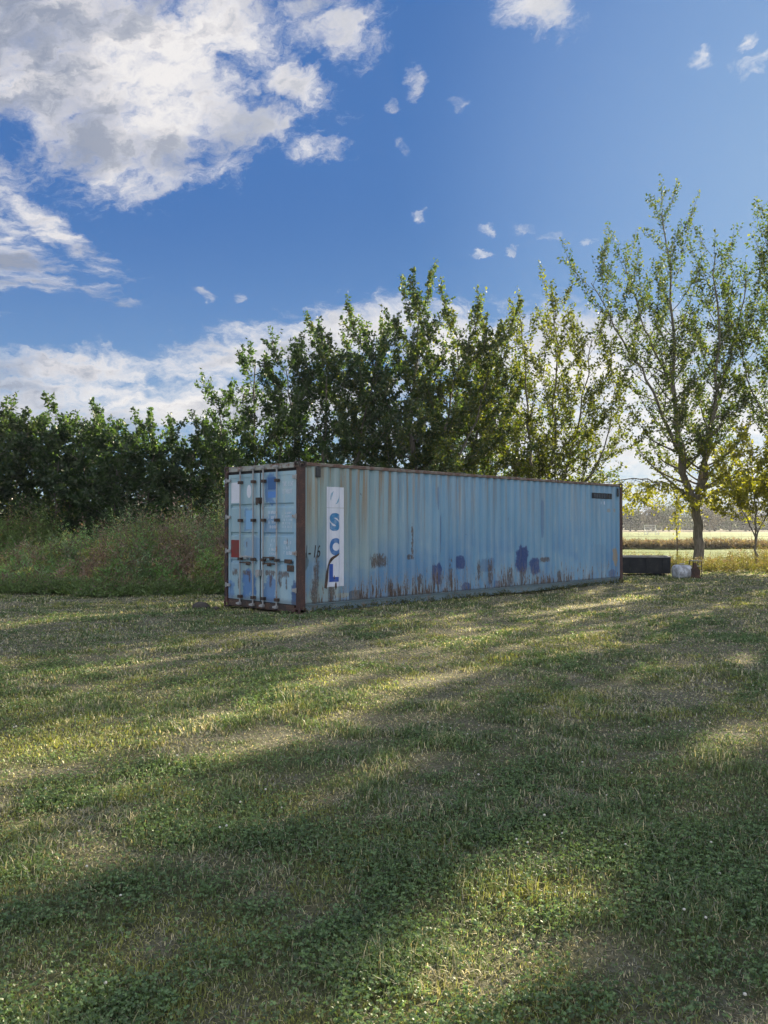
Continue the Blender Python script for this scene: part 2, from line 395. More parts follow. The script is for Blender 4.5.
def side_color(t):
    p = t.obj(); x, y, z = t.sep(p)
    n1 = t.noise(p, 1.0, 6, .6, scl=(.9, .9, .35)); n2 = t.noise(p, 1, 5, .65, scl=(9, 3, .7)); n3 = t.noise(p, 30, 4, .7)
    n4 = t.noise(p, 1, 6, .72, scl=(22, 4, 2.6)); n5 = t.noise(p, 5, 5, .7)
    teal, blue, pale = (.21, .31, .32), (.125, .30, .465), (.33, .43, .49)
    c = t.mix(t.ss(x, .3, 4.2), teal, blue)
    c = t.mix(t.ss(n1, .35, .65, 0, .7), c, t.mix(t.ss(x, .5, 5), (.28, .37, .35), (.18, .36, .54)))
    c = t.mix(t.ss(n2, .50, .72, 0, .6), c, pale)                      # chalked vertical streaks
    c = t.mix(t.ss(n2, .46, .28, 0, .45), c, (.07, .19, .36))
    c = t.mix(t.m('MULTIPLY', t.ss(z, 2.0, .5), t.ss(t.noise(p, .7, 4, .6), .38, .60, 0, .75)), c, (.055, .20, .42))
    # ochre run-off from the top rail, strongest near the doors
    oc = t.m('MULTIPLY', t.ss(t.noise(p, 1, 6, .65, scl=(7.5, 1, .30)), .47, .62), t.m('MULTIPLY', t.ss(z, .9, 2.8), t.ss(x, 9.0, 0.2, .25, 1)))
    c = t.mix(t.m('MULTIPLY', oc, .95), c, (.25, .17, .085))
    # thin rust threads and scabs all over the height
    th_ = t.ss(t.noise(p, 1, 5, .7, scl=(34, 4, 1.1)), .66, .73, 0, .7)
    c = t.mix(th_, c, (.10, .075, .055))
    sc_ = t.ss(t.noise(p, 7, 6, .75), .665, .72, 0, .8)
    c = t.mix(sc_, c, (.07, .045, .032))
    c = t.mix(t.ss(y, YP + PD * .7, YP + PD * .2, 0, .12), c, (.50, .55, .56))  # outer ribs chalkier, with light-and-dark rib contrast put into the colour
    # old bare repaint blotches
    blu = (.005, .034, .17)
    for (cx, cz, rx, rz, am) in ((3.97, .60, .17, .25, .9), (4.80, .83, .17, .15, .9), (7.2, .84, .27, .33, .95), (7.74, .66, .21, .22, .9), (4.98, .25, .17, .10, .8),
                                 (5.8, .74, .30, .16, .35), (4.1, 1.5, .03, .42, .55), (11.62, .30, .19, .11, .6), (.17, 1.0, .10, .17, .75), (4.0, 2.3, .03, .25, .4),
                                 (8.1, 1.9, .04, .5, .35), (10.9, .8, .55, .35, .10), (6.2, .25, .12, .1, .5)):
        c = t.mix(t.m('MULTIPLY', ell(t, x, z, cx, cz, rx, rz, .3, .5, n5), am), c, blu if cx != .17 else (.05, .09, .10))
    for (cx, cz, rx, rz, am) in ((11.82, .80, .13, .27, .75), (11.45, 2.12, .06, .05, .5), (11.75, 2.12, .05, .05, .5), (10.9, 2.28, .05, .06, .0)):
        c = t.mix(t.m('MULTIPLY', ell(t, x, z, cx, cz, rx, rz, .4, .7, n5), am), c, (.30, .22, .10))
    # navy rectangle and the paler painted-over frame by it
    c = t.mix(t.m('MULTIPLY', ell(t, x, z, 1.50, .27, .20, .11, .15, .12, n5), .85), c, (.035, .06, .10))
    c = t.mix(t.m('MULTIPLY', ell(t, x, z, 1.12, .30, .17, .045, .3, .3, n5), .7), c, (.33, .36, .30))
    # rust
    nr = t.noise(p, 1, 6, .75, scl=(26, 8, 8))
    rs = t.m('ADD', t.m('MULTIPLY', n4, 1.0), t.m('MULTIPLY', n3, .22))
    lo = t.ss(z, .95, .15)
    th = t.m('SUBTRACT', .80, t.m('MULTIPLY', lo, .155))
    th = t.m('SUBTRACT', th, t.m('MULTIPLY', t.m('MULTIPLY', t.ss(t.noise(p, .45, 3), .44, .56), t.ss(z, 1.05, .5)), .07))
    mk = t.ss(t.m('SUBTRACT', rs, th), 0, .05)
    for (cx, cz, rx, rz) in ((2.15, .95, .16, .13), (3.1, 1.0, .06, .05), (4.45, .62, .04, .28), (5.45, .62, .06, .20), (5.9, .55, .05, .3), (3.4, .5, .05, .12), (2.5, .3, .05, .2), (.45, .75, .06, .3), (.4, .35, .06, .28), (.86, .25, .05, .25),
                             (6.7, .4, .06, .2), (7.2, .35, .06, .25), (8.2, .8, .15, .06), (8.9, .3, .05, .18), (3.15, 1.35, .02, .3)):
        mk = t.m('MAXIMUM', mk, t.m('MULTIPLY', ell(t, x, z, cx, cz, rx * 1.25, rz, .8, 1.6, nr), .85))
    rc = t.mix(t.ss(n3, .3, .7), (.028, .019, .016), (.10, .055, .032))
    c = t.mix(mk, c, rc)
    halo = t.ss(t.m('SUBTRACT', rs, th), -.09, .0, 0, .4)
    c = t.mix(t.m('MULTIPLY', halo, t.m('SUBTRACT', 1.0, mk)), c, (.30, .25, .17))
    c = t.mix(t.ss(z, .235, .175, 0, .85), c, (.02, .03, .035))  # dark line at the panel foot: dirt, plus overhang shadow put into the colour
    return t.mix(t.ss(n3, .3, .8, 0, .12), c, (.40, .42, .40))
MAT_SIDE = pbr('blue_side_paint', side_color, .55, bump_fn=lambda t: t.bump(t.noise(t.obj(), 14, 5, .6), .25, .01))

def door_color(t):
    p = t.obj(); x, y, z = t.sep(p)
    n1 = t.noise(p, 1.4, 5, .6); n2 = t.noise(p, 1, 5, .65, scl=(9, 9, 1.0)); n3 = t.noise(p, 32, 4, .7); n5 = t.noise(p, 6, 5, .7)
    c = t.mix(t.ss(n1, .35, .65), (.25, .43, .58), (.36, .52, .60))
    c = t.mix(t.ss(y, 1.3, 1.5, 0, .55), c, (.28, .42, .46))
    c = t.mix(t.ss(n2, .5, .7, 0, .5), c, (.42, .50, .52))
    blu = (.05, .17, .45)
    for (cy, cz, ry, rz, am) in ((1.62, .50, .22, .28, .8), (.92, .42, .22, .26, .7), (.93, 2.38, .17, .30, .75), (.13, .35, .14, .26, .85), (2.28, .36, .18, .2, .6), (1.63, 1.78, .15, .24, .55), (1.5, 1.2, .3, .25, .35), (.9, 1.7, .2, .2, .4), (2.1, .9, .2, .15, .2)):
        c = t.mix(t.m('MULTIPLY', ell(t, y, z, cy, cz, ry, rz, .45, .7, n5), am), c, blu if cy != .13 else (.02, .07, .22))
    rs = t.m('ADD', t.noise(p, 1, 6, .72, scl=(9, 9, 3)), t.m('MULTIPLY', n3, .15))
    mk = t.ss(t.m('SUBTRACT', rs, t.m('SUBTRACT', .80, t.ss(z, .8, .2, 0, .09))), 0, .05)
    for (cy, cz, ry, rz) in ((1.72, .72, .14, .05), (1.6, .66, .03, .12), (2.1, .72, .10, .08), (.93, .74, .16, .06), (.9, .62, .05, .16), (.5, .74, .18, .06), (.62, .62, .05, .15), (.42, .60, .03, .18), (1.98, .5, .03, .1), (1.7, 1.3, .02, .06), (.4, 1.35, .02, .08)):
        mk = t.m('MAXIMUM', mk, t.m('MULTIPLY', ell(t, y, z, cy, cz, ry * .9, rz * .9, .8, 1.6, t.noise(p, 1, 6, .75, scl=(26, 26, 10))), .8))
    c = t.mix(t.m('MULTIPLY', mk, .95), c, t.mix(t.ss(n3, .3, .7), (.035, .02, .016), (.15, .065, .03)))
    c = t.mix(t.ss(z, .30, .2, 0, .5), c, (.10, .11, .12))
    return c
MAT_DOOR = pbr('door_paint', door_color, .5, bump_fn=lambda t: t.bump(t.noise(t.obj(), 12, 4, .6), .25, .01))
def rail_color(base, rust, lo=.42, hi=.6):
    def f(t):
        p = t.obj(); n = t.noise(p, 5, 6, .7); m_ = t.noise(p, 40, 4, .7)
        return t.mix(t.ss(n, lo, hi), base, t.mix(t.ss(m_, .3, .7), rust, tuple(min(1, c * 2.6 + .02) for c in rust)))
    return f
MAT_POST = pbr('rusty_post_paint', rail_color((.060, .036, .034), (.055, .026, .018), .4, .7), .8, bump_fn=lambda t: t.bump(t.noise(t.obj(), 16, 5, .7), .6, .01))
MAT_POSTD = pbr('dark_post_paint', rail_color((.030, .026, .03), (.05, .022, .016)), .8)
MAT_TRAIL = pbr('top_rail_paint', rail_color((.20, .19, .17), (.07, .04, .03), .40, .56), .75, bump_fn=lambda t: t.bump(t.noise(t.obj(), 20, 5, .7), .5, .01))
MAT_BRAIL = pbr('bottom_rail_paint', rail_color((.15, .22, .25), (.10, .07, .05), .55, .72), .7)
MAT_HEAD = pbr('door_header_paint', rail_color((.34, .36, .34), (.09, .045, .03), .48, .6), .7)
MAT_ROD = pbr('galvanised_rod', rail_color((.36, .37, .38), (.12, .06, .035), .55, .7), .5, .2)
MAT_RUBBER = pbr('door_gasket_rubber', (.012, .012, .014), .8)
MAT_IRON = pbr('rusty_iron', rail_color((.045, .038, .036), (.045, .026, .018)), .8)
MAT_WHITE = pbr('white_vinyl', lambda t: t.mix(t.ss(t.noise(t.obj(), 3, 5, .7), .45, .75, 0, .35), (.66, .70, .80), (.42, .48, .52)), .45)
def inkmat(name, c, fade=.25):
    return pbr(name, lambda t: t.mix(t.ss(t.noise(t.obj(), 9, 5, .7), .42, .68, 0, fade), c, (.45, .52, .62)), .5)
INK_S = inkmat('ink_teal', (.025, .19, .42), .45); INK_C = inkmat('ink_blue', (.02, .14, .40)); INK_L = inkmat('ink_deep_blue', (.015, .075, .36), .1)
INK_LOGO = inkmat('ink_faded', (.17, .38, .55), .8)
MAT_RED = pbr('red_placard', lambda t: t.mix(t.ss(t.noise(t.obj(), 9, 5, .7), .4, .7), (.22, .022, .022), (.13, .045, .035)), .6)
MAT_FADED = pbr('faded_white_print', lambda t: t.mix(t.ss(t.noise(t.obj(), 22, 4, .7), .45, .7), (.68, .75, .86), (.36, .52, .66)), .6)
MAT_DARKSPRAY = pbr('dark_spray', (.02, .018, .018), .7)
MAT_VENT = pbr('vent_plastic', (.03, .035, .04), .6)

def build_container():
    T = empty('shipping_container', (CX, CY, 0), CTH, 'long weathered light blue shipping container with rust streaks and closed doors, on the lawn', 'shipping container')
    T.location.z = float(gz(CX, CY)) * .3 + .0
    # corner posts with castings
    for (x0, y0, nm, mt) in ((0, 0, 'near', MAT_POST), (0, WD, 'left', MAT_POSTD), (LN, 0, 'far', MAT_POST), (LN, WD, 'back', MAT_POST)):
        sx = 1 if x0 == 0 else -1; sy = 1 if y0 == 0 else -1
        bm = bmesh.new()
        a, b = sorted((x0, x0 + sx * .155)); c, d = sorted((y0, y0 + sy * .10))
        box(bm, a, b, c, d, .1185, HT - .1185)
        post = bobj('corner_post', bm, mt, T, bevel=.006)
        for zb, zt in ((0, .118), (HT - .118, HT)):
            bm = bmesh.new()
            a, b = sorted((x0 - sx * .006, x0 + sx * .172)); c, d = sorted((y0 - sy * .006, y0 + sy * .156))
            # cast box built of walls round an open hole on the outer faces
            zc = (zb + zt) / 2; ym = (c + d) / 2; xm = (a + b) / 2
            e = 0.028
            for (u0, u1, w0, w1) in ((a, b, zb, zc - .032), (a, b, zc + .032, zt), (a, xm - .055, zc - .032, zc + .032), (xm + .055, b, zc - .032, zc + .032)):
                if sy > 0: box(bm, u0, u1, c, c + e, w0, w1)
                else: box(bm, u0, u1, d - e, d, w0, w1)
            s0, s1 = (c + e, d) if sy > 0 else (c, d - e)
            xo = (a, a + e) if sx > 0 else (b - e, b)
            for (u0, u1, w0, w1) in ((s0, s1, zb, zc - .032), (s0, s1, zc + .032, zt), (s0, ym - .045, zc - .032, zc + .032), (ym + .045, s1, zc - .032, zc + .032)):
                if u1 > u0: box(bm, xo[0], xo[1], u0, u1, w0, w1)
            xi = (a + e, b) if sx > 0 else (a, b - e)
            box(bm, xi[0], xi[1], s0, s1, zb, zb + .012); box(bm, xi[0], xi[1], s0, s1, zt - .012, zt)
            bobj('corner_casting', bm, mt if zt < 1 else MAT_IRON, post)
    # rails
    for yy in (0, WD):
        s = 1 if yy == 0 else -1
        def yb(a, b): return sorted((yy + s * a, yy + s * b))
        bm = bmesh.new()
        c, d = yb(0, .06); box(bm, .173, LN - .173, c, d, HT - .085, HT - .02)
        bobj('top_rail', bm, MAT_TRAIL, T, bevel=.006)
        bm = bmesh.new()
        c, d = yb(.030, .045); box(bm, .173, LN - .173, c, d, .035, .165)
        c, d = yb(0.0, .075); box(bm, .173, LN - .173, c, d, .022, .034)
        c, d = yb(.004, .075); box(bm, .173, LN - .173, c, d, .166, .178)
        bobj('bottom_rail', bm, MAT_BRAIL, T)
        # corrugated skin
        xs = [.155] + breaks(.155, LN - .155) + [LN - .155]
        bm = bmesh.new(); zs = (.179, .9, 1.7, HT - .086)
        ring = []
        for x in xs:
            ring.append([bm.verts.new((x, yy + s * (YP + prof(x)), z)) for z in zs])
        for a, b in zip(ring, ring[1:]):
            for k in range(len(zs) - 1):
                f = [a[k], b[k], b[k + 1], a[k + 1]]
                bm.faces.new(f if s > 0 else f[::-1])
        if s > 0:
            # gentle dents
            for v in bm.verts:
                v.co.y += .012 * max(0, float(fbm(np.array([v.co.x * 1.0]), np.array([v.co.z * 1.4]), .9, 77, 2)[0]) - .55) * 4
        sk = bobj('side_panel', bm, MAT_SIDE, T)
        if s > 0: side = sk
    # far end wall and roof
    bm = bmesh.new()
    n = 9; w = (WD - .2) / n
    for k in range(n):
        box(bm, LN - .06 - (.0 if k % 2 else .03), LN - .02 - (.0 if k % 2 else .03), .1 + k * w, .1 + (k + 1) * w - .001, .12, HT - .1)
    bobj('end_wall', bm, MAT_SIDE, T)
    bm = bmesh.new(); k = 0; x = .2
    ring = []
    while x < LN - .2:
        for dx, dz in ((0, 0), (.07, 0), (.09, .02), (.19, .02)):
            if x + dx < LN - .18: ring.append((x + dx, HT - .045 + dz))
        x += .21
    pv = None
    for (x, z) in ring:
        cv = [bm.verts.new((x, .061, z)), bm.verts.new((x, WD - .061, z))]
        if pv: bm.faces.new([pv[0], cv[0], cv[1], pv[1]])
        pv = cv
    bobj('roof', bm, MAT_TRAIL, T)
    bm = bmesh.new(); box(bm, .18, LN - .18, .08, WD - .08, .10, .15)
    for k in range(30): box(bm, .5 + k * .38, .55 + k * .38, .08, WD - .08, .03, .099)
    bobj('floor_frame', bm, MAT_IRON, T)
    # door end header and sill
    bm = bmesh.new(); box(bm, .004, .11, .157, WD - .157, HT - .118, HT - .022)
    box(bm, -.004, .0035, .157, WD - .157, HT - .04, HT - .022)
    bobj('door_header', bm, MAT_HEAD, T, bevel=.004)
    bm = bmesh.new(); box(bm, .0, .12, .157, WD - .157, .03, .16)
    bobj('door_sill', bm, MAT_IRON, T, bevel=.004)
    # two leaves; y from the near post (0.10) to the far post (WD-.10)
    z0, z1 = .175, HT - .175
    gap = 1.235
    for li, (ya, yb_) in enumerate(((.118, gap - .022), (gap + .022, WD - .118))):
        bm = bmesh.new()
        fx = .022                                  # front face of the leaf's frame
        fr = .07
        # frame of the leaf
        box(bm, fx, fx + .05, ya, ya + fr, z0, z1); box(bm, fx, fx + .05, yb_ - fr, yb_, z0, z1)
        box(bm, fx, fx + .05, ya + fr, yb_ - fr, z0, z0 + .08); box(bm, fx, fx + .05, ya + fr, yb_ - fr, z1 - .07, z1)
        # corrugated infill: four tall flat fields with three recessed ribs between
        zr = (.95, 1.50, 2.07); zz = [z0 + .08]
        for r_ in zr: zz += [r_ - .045, r_ - .02, r_ + .02, r_ + .045]
        zz.append(z1 - .07)
        dep = []
        for i_, z in enumerate(zz):
            m_ = (i_ - 1) % 4 if 0 < i_ < len(zz) - 1 else 0
            dep.append(.010 if m_ in (0, 3) else .042)
        prev = None
        for z, dd in zip(zz, dep):
            cur = [bm.verts.new((fx + dd, ya + fr, z)), bm.verts.new((fx + dd, yb_ - fr, z))]
            if prev: bm.faces.new([prev[0], cur[0], cur[1], prev[1]])
            prev = cur
        leaf = bobj('door', bm, MAT_DOOR, T)
        # rubber gasket; its tall black top strip stands in for the header's shadow
        bm = bmesh.new()
        box(bm, fx + .012, fx + .045, ya - .017, ya - .001, z0 - .012, z1 + .050); box(bm, fx + .012, fx + .045, yb_ + .001, yb_ + .017, z0 - .012, z1 + .050)
        box(bm, fx + .012, fx + .045, ya, yb_, z1 + .001, z1 + .050); box(bm, fx + .012, fx + .045, ya, yb_, z0 - .0145, z0 - .001)
        bobj('gasket', bm, MAT_RUBBER, leaf)
        # locking rods with guides, cams and handles
        for yr in ((.66, 1.09) if li == 0 else (1.42, 1.86)):
            V = []; F = dict(off=0, q=[])
            tube_np([(-.022, yr, .085), (-.022, yr, 1.4), (-.022, yr, HT - .06)], [.017] * 3, 10, V, F)
            me = mesh_from_np('lock_rod', np.concatenate(V), np.concatenate(F['q']), 4, smooth=True)
            rod = link_mesh('lock_rod', me, MAT_ROD, leaf)
            for zc in (.24, 1.0, 1.78, 2.55):
                bm = bmesh.new(); box(bm, -.046, fx - .001, yr - .045, yr - .0175, zc - .03, zc + .03)
                box(bm, -.046, fx - .001, yr + .0175, yr + .045, zc - .03, zc + .03)
                box(bm, -.052, -.046, yr - .045, yr + .045, zc - .03, zc + .03)
                bobj('rod_bracket', bm, MAT_IRON, leaf)
            for zc in (.10, HT - .075):
                bm = bmesh.new(); box(bm, -.06, -.003, yr - .03, yr + .03, zc - .028, zc + .028)
                box(bm, -.08, -.06, yr - .055, yr + .055, zc - .018, zc + .018)
                bobj('cam_keeper', bm, MAT_ROD, leaf)
            s = 1 if yr in (1.09, 1.86) else 1
            zh = .93 if yr in (.66, 1.86) else 1.05
            s = -1 if yr in (1.09, 1.86) else 1
            bm = bmesh.new(); y_a, y_b = sorted((yr + s * .018, yr + s * .40))
            box(bm, -.050, -.038, y_a, y_b, zh - .014, zh + .014)
            ye = yr + s * .40; c_, d_ = sorted((ye, ye - s * .06)); box(bm, -.062, -.0505, c_, d_, zh - .022, zh + .022)
            y_m = yr + s * .25; box(bm, -.037, fx - .001, y_m - .035, y_m + .035, zh - .05, zh + .02)
            bobj('handle', bm, MAT_IRON if yr != 1.42 else MAT_ROD, leaf, bevel=.003)
        # hinges
        for zc in (.45, 1.15, 1.85, 2.6):
            bm = bmesh.new()
            if li == 0: box(bm, -.016, fx - .001, .085, .20, zc - .03, zc + .03); box(bm, -.03, -.0005, .070, .095, zc - .05, zc + .05)
            else: box(bm, -.016, fx - .001, WD - .20, WD - .085, zc - .03, zc + .03); box(bm, -.03, -.0005, WD - .095, WD - .07, zc - .05, zc + .05)
            bobj('hinge', bm, MAT_ROD, leaf, bevel=.003)
    # lock boxes on the centre line
    D1, D2 = [o for o in T.children if o.name.startswith('door') and not o.name.startswith(('door_h', 'door_s'))]
    for zc in (2.17, .74):
        bm = bmesh.new(); box(bm, -.06, .0215, gap - .055, gap + .055, zc - .06, zc + .06); box(bm, -.07, -.0605, gap - .03, gap + .03, zc - .09, zc - .02)
        bobj('lock_box', bm, MAT_ROD if zc < 1 else MAT_IRON, D1, bevel=.005)
    fx = .022 + .010 - .004
    def plate(nm, y0, y1, z0, z1, mat, par, ellipse=False, x=fx):
        bm = bmesh.new()
        if ellipse:
            vs = [bm.verts.new((x, (y0 + y1) / 2 + (y1 - y0) / 2 * math.cos(a), (z0 + z1) / 2 + (z1 - z0) / 2 * math.sin(a))) for a in np.linspace(0, 2 * math.pi, 24, endpoint=False)]
            r = bmesh.ops.extrude_face_region(bm, geom=[bm.faces.new(vs)])
            for v in r['geom']:
                if isinstance(v, bmesh.types.BMVert): v.co.x += .003
        else: box(bm, x, x + .003, y0, y1, z0, z1)
        return bobj(nm, bm, mat, par)
    plate('notice_panel', 1.93, 2.24, 2.14, 2.56, MAT_WHITE, D2)
    plate('oval_sticker', 1.55, 1.70, 2.23, 2.50, MAT_WHITE, D2, True)
    plate('placard', 1.92, 2.24, 1.02, 1.38, MAT_RED, D2, x=fx)
    plate('blue_notice', 1.46, 1.72, 1.60, 1.98, pbr('pale_blue_paint', (.20, .42, .68), .5), D2)
    for (y0, y1, z0, z1) in ((.24, .46, .95, 1.03), (.18, .38, .80, .92)):
        bm = bmesh.new(); box(bm, .006, .0215, y0, y1, z0, z1); bobj('data_plate', bm, MAT_IRON, D1, bevel=.003)
    # blue emblem block
    plate('emblem', .72, 1.00, 2.38, 2.62, pbr('emblem_blue', (.03, .12, .33), .5), D1)
    plate('emblem_stripe', .72, 1.00, 2.22, 2.34, pbr('emblem_pale_blue', (.08, .24, .62), .5), D1)
    # worn stencilled lines (illegible in the photograph): broken runs of small strokes
    def lines(nm, y0, y1, z0, z1, rows, par, seed):
        r = random.Random(seed); h = (z1 - z0) / rows
        for i in range(rows):
            bm = bmesh.new(); y = y1
            zc = z1 - (i + .5) * h
            while y > y0 + .02:
                w = r.uniform(.022, .034)
                if r.random() > .22:
                    st = w * .28
                    box(bm, fx, fx + .002, y - st, y, zc - h * .3, zc + h * .3)
                    if r.random() > .4: box(bm, fx, fx + .002, y - w, y - w + st, zc - h * .3, zc + h * .3)
                    zz_ = zc + h * .3 * r.choice((-1, 0, 1)) * .85
                    box(bm, fx + .0002, fx + .0018, y - w + st + .0005, y - st - .0005, zz_ - h * .06, zz_ + h * .06)
                y -= w + .010
            bobj(nm, bm, MAT_FADED, par)
    lines('stencil_line', .22, .54, 2.26, 2.55, 2, D1, 3)
    lines('stencil_line', .24, .54, 1.62, 1.95, 5, D1, 4)
    lines('stencil_line', .24, .50, 1.10, 1.40, 3, D1, 5)
    lines('stencil_line', .74, .98, 1.60, 1.98, 4, D1, 6)
    lines('stencil_line', .76, .96, 1.08, 1.42, 4, D1, 7)
    # vertical name panel on the long side
    bm = bmesh.new()
    def sheet(bm, x0, x1, z0, z1):
        bm.faces.new([bm.verts.new((x0, 0, z0)), bm.verts.new((x1, 0, z0)), bm.verts.new((x1, 0, z1)), bm.verts.new((x0, 0, z1))])
    sheet(bm, .69, 1.165, .48, 2.018); sheet(bm, .69, 1.165, 2.024, 2.43)
    conform(bm, .003); pan = bobj('name_panel', bm, MAT_WHITE, side)
    for ch, (x0, x1, z0, z1), mt in (('S', (.80, 1.035, 1.57, 1.92), INK_S), ('C', (.80, 1.035, 1.09, 1.43), INK_C), ('L', (.785, 1.01, .575, .925), INK_L)):
        bm = fit_bm(text_bm(ch, 1, .065), x0, x1, z0, z1); conform(bm, .006)
        bobj('letter', bm, mt, side)
    # faded round emblem: two crescents
    bm = bmesh.new()
    def crescent(cx, cz, r, a0, a1, w, n=16):
        pv = None
        for i in range(n + 1):
            a = R(a0 + (a1 - a0) * i / n); ww = w * math.sin(math.pi * (i + .15) / (n + .3)) + .004
            cv = [bm.verts.new((cx + r * .8 * math.cos(a), 0, cz + r * math.sin(a))), bm.verts.new((cx + (r - ww) * .8 * math.cos(a), 0, cz + (r - ww) * math.sin(a)))]
            if pv: bm.faces.new([pv[0], pv[1], cv[1], cv[0]])
            pv = cv
    crescent(.92, 2.22, .13, 105, 205, .05); crescent(.92, 2.22, .125, 270, 375, .035)
    conform(bm, .006); bobj('emblem', bm, INK_LOGO, side)
    # rust gash running over the panel
    bm = bmesh.new(); pv = None
    for (x, z, w) in ((.665, .46, .06), (.70, .72, .07), (.745, .90, .05), (.83, 1.0, .045), (.90, 1.06, .03), (1.0, 1.11, .02), (1.04, 1.13, .008)):
        cv = [bm.verts.new((x - w * .3, 0, z + w * .7)), bm.verts.new((x + w * .3, 0, z - w * .7))] if x > .8 else [bm.verts.new((x - w * .5, 0, z + .01)), bm.verts.new((x + w * .5, 0, z - .01))]
        if pv: bm.faces.new([pv[0], pv[1], cv[1], cv[0]])
        pv = cv
    conform(bm, .009); bobj('rust_gash', bm, MAT_IRON, side)
    for (x, z, w, h) in ((.93, .50, .03, .09), (.90, .66, .012, .05), (.84, 1.02, .03, .04)):
        bm = bmesh.new(); vs = [bm.verts.new((x + w * math.cos(a) * random.uniform(.6, 1), 0, z + h * math.sin(a) * random.uniform(.6, 1))) for a in np.linspace(0, 6.28, 11, endpoint=False)]
        bm.faces.new(vs); conform(bm, .009); bobj('rust_spot', bm, MAT_IRON, side)
    # sprayed scrawl
    bm = fit_bm(text_bm('1-16', 1, 0.0, .2), .17, .56, 1.06, 1.30); conform(bm, .004); bobj('spray_scrawl', bm, MAT_DARKSPRAY, side)
    # vents
    for (x0, x1, z0, z1, n) in ((.40, .52, 2.60, 2.80, 0), (11.88, 11.96, 2.52, 2.76, 0)):
        bm = bmesh.new(); box(bm, x0, x1, -.022, YP - .001, z0, z1)
        bobj('vent_cover', bm, MAT_VENT, side, bevel=.01)
    # number plate near the far top corner: dark block with worn characters
    bm = bmesh.new(); sheet(bm, 10.55, 11.66, 2.44, 2.60); conform(bm, .004); npn = bobj('number_patch', bm, pbr('black_patch', (.012, .016, .022), .7), side)
    bm = bmesh.new(); r = random.Random(5); x = 10.62
    while x < 11.58:
        w = r.uniform(.05, .07); sheet(bm, x, x + .014, 2.47, 2.57)
        if r.random() > .3: sheet(bm, x + w - .014, x + w, 2.47, 2.57)
        zq = r.choice((2.47, 2.515, 2.556)); sheet(bm, x + .0145, x + w - .0145, zq, zq + .014)
        x += w + .03
    conform(bm, .0065); bobj('worn_characters', bm, pbr('worn_grey', (.09, .12, .15), .7), side)
    bm = bmesh.new(); sheet(bm, 11.02, 11.06, 2.28, 2.37); sheet(bm, 11.16, 11.19, 2.28, 2.37); conform(bm, .0045); bobj('worn_characters', bm, MAT_FADED, side)
build_container()

# ------------------------------------------------------------------ trees
def cols_from(vals, lo, hi, hue=None):
    v = np.clip(vals, 0, 1)[:, None]
    return np.asarray(lo)[None, :] * (1 - v) + np.asarray(hi)[None, :] * v

BL, LF = 1.2, 2.0
def leaf_mesh(name, C, D, S, colr, r, wide=.62, fold=.35):
    """diamond leaves folded on the midrib. C centres, D directions, S sizes"""
    n = len(C)
    D = D / (np.linalg.norm(D, axis=1)[:, None] + 1e-9)
    rv = r.normal(size=(n, 3)); rv[:, 2] += .9
    W = np.cross(D, rv); W /= np.linalg.norm(W, axis=1)[:, None] + 1e-9
    N = np.cross(D, W)
    s = S[:, None]
    a = C; b = C + D * s * .45 + W * s * wide * .5 + N * s * fold * .3; c = C + D * s; d = C + D * s * .45 - W * s * wide * .5 + N * s * fold * .3
    V = np.stack([a, b, c, d], 1).reshape(-1, 3)
    i = np.arange(n)[:, None] * 4
    Fc = np.concatenate([i + np.array([[0, 1, 2]]), i + np.array([[0, 2, 3]])], 1).reshape(-1, 3)
    cc = np.repeat(np.concatenate([colr, np.ones((n, 1))], 1), 2, axis=0)
    return mesh_from_np(name, V, Fc, 3, face_col=cc)

